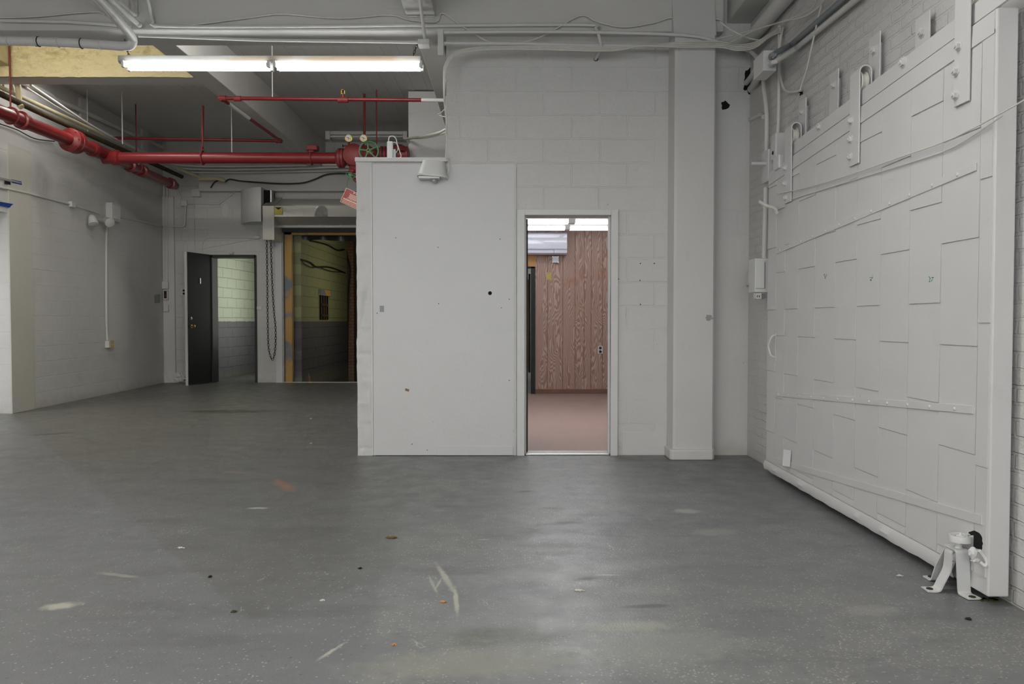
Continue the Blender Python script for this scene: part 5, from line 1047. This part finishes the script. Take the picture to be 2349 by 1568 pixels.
strip_(P_[0], P_[1], 6, 1, lambda x, y, z: (x, y, z)); strip_(P_[1], P_[2], 120, 14, dent); strip_(P_[2], P_[3], 120, 4, lambda x, y, z: (x, y, z)); strip_(P_[3], P_[4], 6, 1, lambda x, y, z: (x, y, z)); strip_(P_[4], P_[5], 6, 1, lambda x, y, z: (x, y, z))
mb.build('door_hood', M['steel'], RD, True)
a, b_ = at(603, 550, 13.93), at(629, 472, 13.93)
mb = MB(); mb.prism([(a.x, 13.92, a.z), (a.x, 13.92, b_.z), (a.x, 14.42, P_[0][1] + .02), (a.x, 14.42, a.z)], (b_.x - a.x, 0, 0)); CH = mb.build('hoist_box', M['steel'], RD, bevel=.003)
mb = MB(); q = at(633, 475, 13.93), at(648, 492, 13.93); yy = 13.925
mb.box(at(629.5, 480, 13.93).x, q[1].x, yy, yy + .004, at(640, 492.5, 13.93).z, at(640, 474, 13.93).z); LB = mb.build('warning_sticker', M['yellowlabel'], RD)
mb = MB(); u0, u1, vt, vb = at(631, 480, 13.93).x, at(646.5, 480, 13.93).x, at(640, 475.5, 13.93).z, at(640, 481, 13.93).z; mb.prism([(u0, yy - .0012, vt), (u1, yy - .0012, vt), ((u0 + u1) / 2, yy - .0012, vb)], (0, .001, 0)); mb.build('sticker_triangle', M['black'], LB)
for (x, y) in ((619, 505), (619, 540)): p = at(x, y, 13.92); MB().lathe(p, (0, -1, 0), [(.014, 0), (.01, .01)], 10).build('hoist_screw', M['chrome'], CH)
# hand chain
HC = MB(); ch = [at(612, 551, 13.98), at(613, 640, 13.98), at(614, 730, 13.98), at(615.5, 790, 13.98), at(619, 812, 13.98), at(624, 824, 13.98), at(629, 815, 13.98), at(632, 790, 13.98), at(632, 750, 13.98), at(628, 710, 13.98), at(624, 640, 13.98), at(621, 551, 13.98)]
chain(HC, catmull(ch, 5), .05, .0055, .3); tag(HC.build('hoist_chain', M['chain'], smooth=True), 'long looped hand chain hanging from the roller door hoist box', 'chain')
# door closer remnant, strike
mb = MB(); p = at(531, 580, YB - .03); mb.obox(p, .07, .04, .03); tag(mb.build('door_catch', M['chrome']), 'little metal catch over the passage opening', 'catch')
mb = MB(); p = at(595, 706, YB - .012); mb.obox(p, .09, .02, .06); tag(mb.build('strike_plate', M['trim'], bevel=.003), 'small white strike plate on the wall beside the passage opening', 'plate')
# ================================================================== dock: plastic curtain, timbers, cables, window
mb = MB(); nx, nz = 40, 70; g_ = []
xa, xb = at(671, 700, 14.9).x, at(690, 700, 14.9).x; za, zb2 = .02, kt - .1
for i in range(nx + 1):
    t = i / nx; row = []
    for k in range(nz + 1):
        z = za + (zb2 - za) * k / nz; fold = .05 * math.sin(t * 22 + z * 3.2 + 2 * noise.noise(Vector((t * 2, z * .7, 0)))) * (1.1 - z / 3.5)
        row.append(mb.V((xa + (xb - xa) * t * (1.0 - .1 * math.sin(z * 1.2)) + .02 * noise.noise(Vector((z * 2, t, 3))), 14.9 + fold, z)))
    g_.append(row)
for i in range(nx):
    for k in range(nz): mb.face([g_[i][k], g_[i + 1][k], g_[i + 1][k + 1], g_[i][k + 1]])
tag(mb.build('plastic_sheet', M['plastic'], smooth=True), 'creased black plastic sheet hanging at the side of the dock opening', 'sheet')
mb = MB(); n = 50; pv = []
for i in range(n + 1):
    t = i / n; x = kl + .25 + (kr - kl - .25) * t; s_ = kt - .11 - .035 * math.sin(t * 3) - .02 * noise.noise(Vector((t * 8, 0, 0))); pv.append([mb.V((x, 14.85, kt + .02)), mb.V((x, 14.83 + .03 * math.sin(t * 40), s_))])
for a_, b2 in zip(pv, pv[1:]): mb.face([a_[0], b2[0], b2[1], a_[1]])
tag(mb.build('plastic_sheet', M['plastic'], smooth=True), 'black plastic valance sagging under the dock lintel', 'sheet')
mb = MB(); mb.prism([at(688, 806, 15.2), at(690, 812, 15.2), at(707, 850, 15.2), at(713, 876, 15.2), at(698, 876, 15.2), at(688, 862, 15.2)], (0, .03, 0)); tag(mb.build('broken_board', M['brown']), 'broken orange-brown board leaning in the dock opening', 'board')
pipe('hanging_cable', [atX(690, 595, -3.83), atX(712, 602, -3.83), atX(726, 612, -3.83), atX(748, 612, -3.83), atX(768, 616, -3.83), atX(792, 626, -3.83)], .016, M['black'], 'tangled black cable slung across the dock wall at mid height', 'cable', k=4)
pipe('hanging_cable', [atX(690, 596, -3.82), atX(700, 606, -3.82), atX(716, 614, -3.82), atX(730, 612, -3.82), atX(760, 622, -3.82), atX(790, 624, -3.82)], .008, M['black'], 'thinner black cable drooping under the tangled one on the dock wall', 'cable', k=4)
pipe('hanging_cable', [atX(712, 552, -3.83), atX(730, 556, -3.83), atX(752, 562, -3.83), atX(775, 574, -3.83), atX(790, 572, -3.83)], .016, M['black'], 'black cable slung high on the dock wall', 'cable', k=4)
pipe('hanging_cable', [at(790, 552, 18.9), at(797, 590, 18.9), at(803, 620, 18.9), at(800, 660, 18.9), at(797, 780, 18.9), at(796, 860, 18.9)], .02, M['black'], 'black cables running down the brick pier beyond the dock wall', 'cable', k=4)
DW = thing('barred_vent', atX(741, 733, -3.85), 'narrow rust-red barred vent with a wooden head on the dock wall', 'vent')
a, b_ = atX(734, 733, -3.85), atX(749, 679, -3.85)
MB().box(-3.87, -3.845, a.y, b_.y, a.z, b_.z).build('vent_back', M['brown'], DW)
a3_, b3_ = atX(732, 679, -3.84), atX(757, 673, -3.84); MB().box(-3.87, -3.80, a3_.y, b3_.y, a.z + (b_.z - a.z) * 1.0 + .0, b_.z + .12).build('vent_head', M['dockwood'], DW)
for k in range(4): yy = a.y + (b_.y - a.y) * k / 3; MB().box(-3.845, -3.82, yy - .03, yy + .03, a.z, b_.z).build('vent_bar', M['void'], DW)
for t in (.18, .62): zz = a.z + (b_.z - a.z) * t; MB().box(-3.83, -3.81, a.y, b_.y, zz - .025, zz + .025).build('vent_crossbar', M['rust'], DW)
# rear bay lamp, unlit
UL = thing('unlit_tube_lamp', at(840, 310, 12.95), 'unlit white tube lamp on the rear ceiling behind the gauges', 'ceiling lamp')
a, b_ = at(748, 316, 12.95), at(933, 302, 12.95); MB().box(a.x, b_.x, 12.9, 13.1, b_.z - .06, b_.z).build('lamp_housing', M['steel'], UL, bevel=.006)
for yy in (12.92, 13.05): MB().cyl((a.x + .08, yy, b_.z - .085), (b_.x - .05, yy, b_.z - .085), .019, 14).build('fluorescent_tube', M['deadtube'], UL, True)
for xx in (a.x, b_.x - .06): MB().box(xx, xx + .08, 12.88, 13.12, b_.z - .14, b_.z - .0).build('lamp_socket', M['steel'], UL, bevel=.01)
# cables from the rear pier to the office wall
pipe('cable', [at(939, 326, 11.21), at(932, 318, 11.1), at(960, 314, 10.5), at(1000, 306, 9), at(1024, 296, 7.8)], .014, M['cable'], 'sagging white cables between the rear pier and the office wall', 'cable', k=4)
pipe('cable', [at(938, 330, 11.21), at(934, 322, 11.12), at(945, 318, 11.0), at(970, 317, 10.3), at(1005, 310, 9), at(1024, 303, 7.8)], .009, M['cable'], 'thinner white cable sagging under the ones by the rear pier', 'cable', k=4)
pipe('cable', [at(1024, 246, 6.7), at(1012, 258, 6.75), at(1005, 262, 6.8), at(1012, 266, 6.8), at(1022, 268, 6.7)], .0035, M['cable'], 'small loop of white wire sticking out from the office wall corner', 'wire', k=4)
# ================================================================== bits on the floor
def bit(x, y, sx, sy, mat, lab, cat='debris', seed=0):
    p = atZ(x, y, 0); mb = MB(); lump(mb, (p.x, p.y, .003), sx * .8, sy * .9, .0035, seed, 1.1); tag(mb.build({'leaf': 'dry_leaf'}.get(mat, 'paint_flake' if mat == 'chip' else 'grit_crumb'), M[mat], smooth=True), lab, cat)
bit(900, 1233, .03, .018, 'leaf', 'dark crumpled dry leaf lying in front of the plywood panel', 'leaf', 1)
bit(482, 1323, .009, .009, 'black', 'round black crumb on the floor before the steel door side', 'crumb', 2)
bit(1016, 1381, .017, .007, 'woodedge', 'small orange wood chip on the worn floor', 'wood chip', 3)
bit(904, 1479, .010, .005, 'woodedge', 'tiny orange wood chip near the lower frame edge', 'wood chip', 4)
bit(1328, 1355, .02, .004, 'chip', 'pale curled splinter on the floor straight before the doorway', 'splinter', 5)
bit(713, 960, .012, .012, 'chip', 'white paint flake far back near the low wall', 'paint flake', 6)
bit(713, 1017, .012, .012, 'chip', 'white paint flake just ahead of the low wall corner', 'paint flake', 7)
bit(415, 1257, .018, .007, 'chip', 'long white paint flake on the open floor', 'paint flake', 8)
bit(2065, 1321, .014, .008, 'chip', 'white paint flake beside the guide roller', 'paint flake', 9)
bit(537, 1403, .012, .008, 'moss', 'dark greenish crumb beside the paint coat edge', 'crumb', 10)
bit(2221, 1420, .012, .01, 'black', 'black spot crumb below the guide roller', 'crumb', 11)
bit(826, 1304, .01, .006, 'black', 'small black crumb on the bare middle floor', 'crumb', 12)
bit(740, 1378, .012, .006, 'chip', 'white paint flake left of the worn strip', 'paint flake', 13)
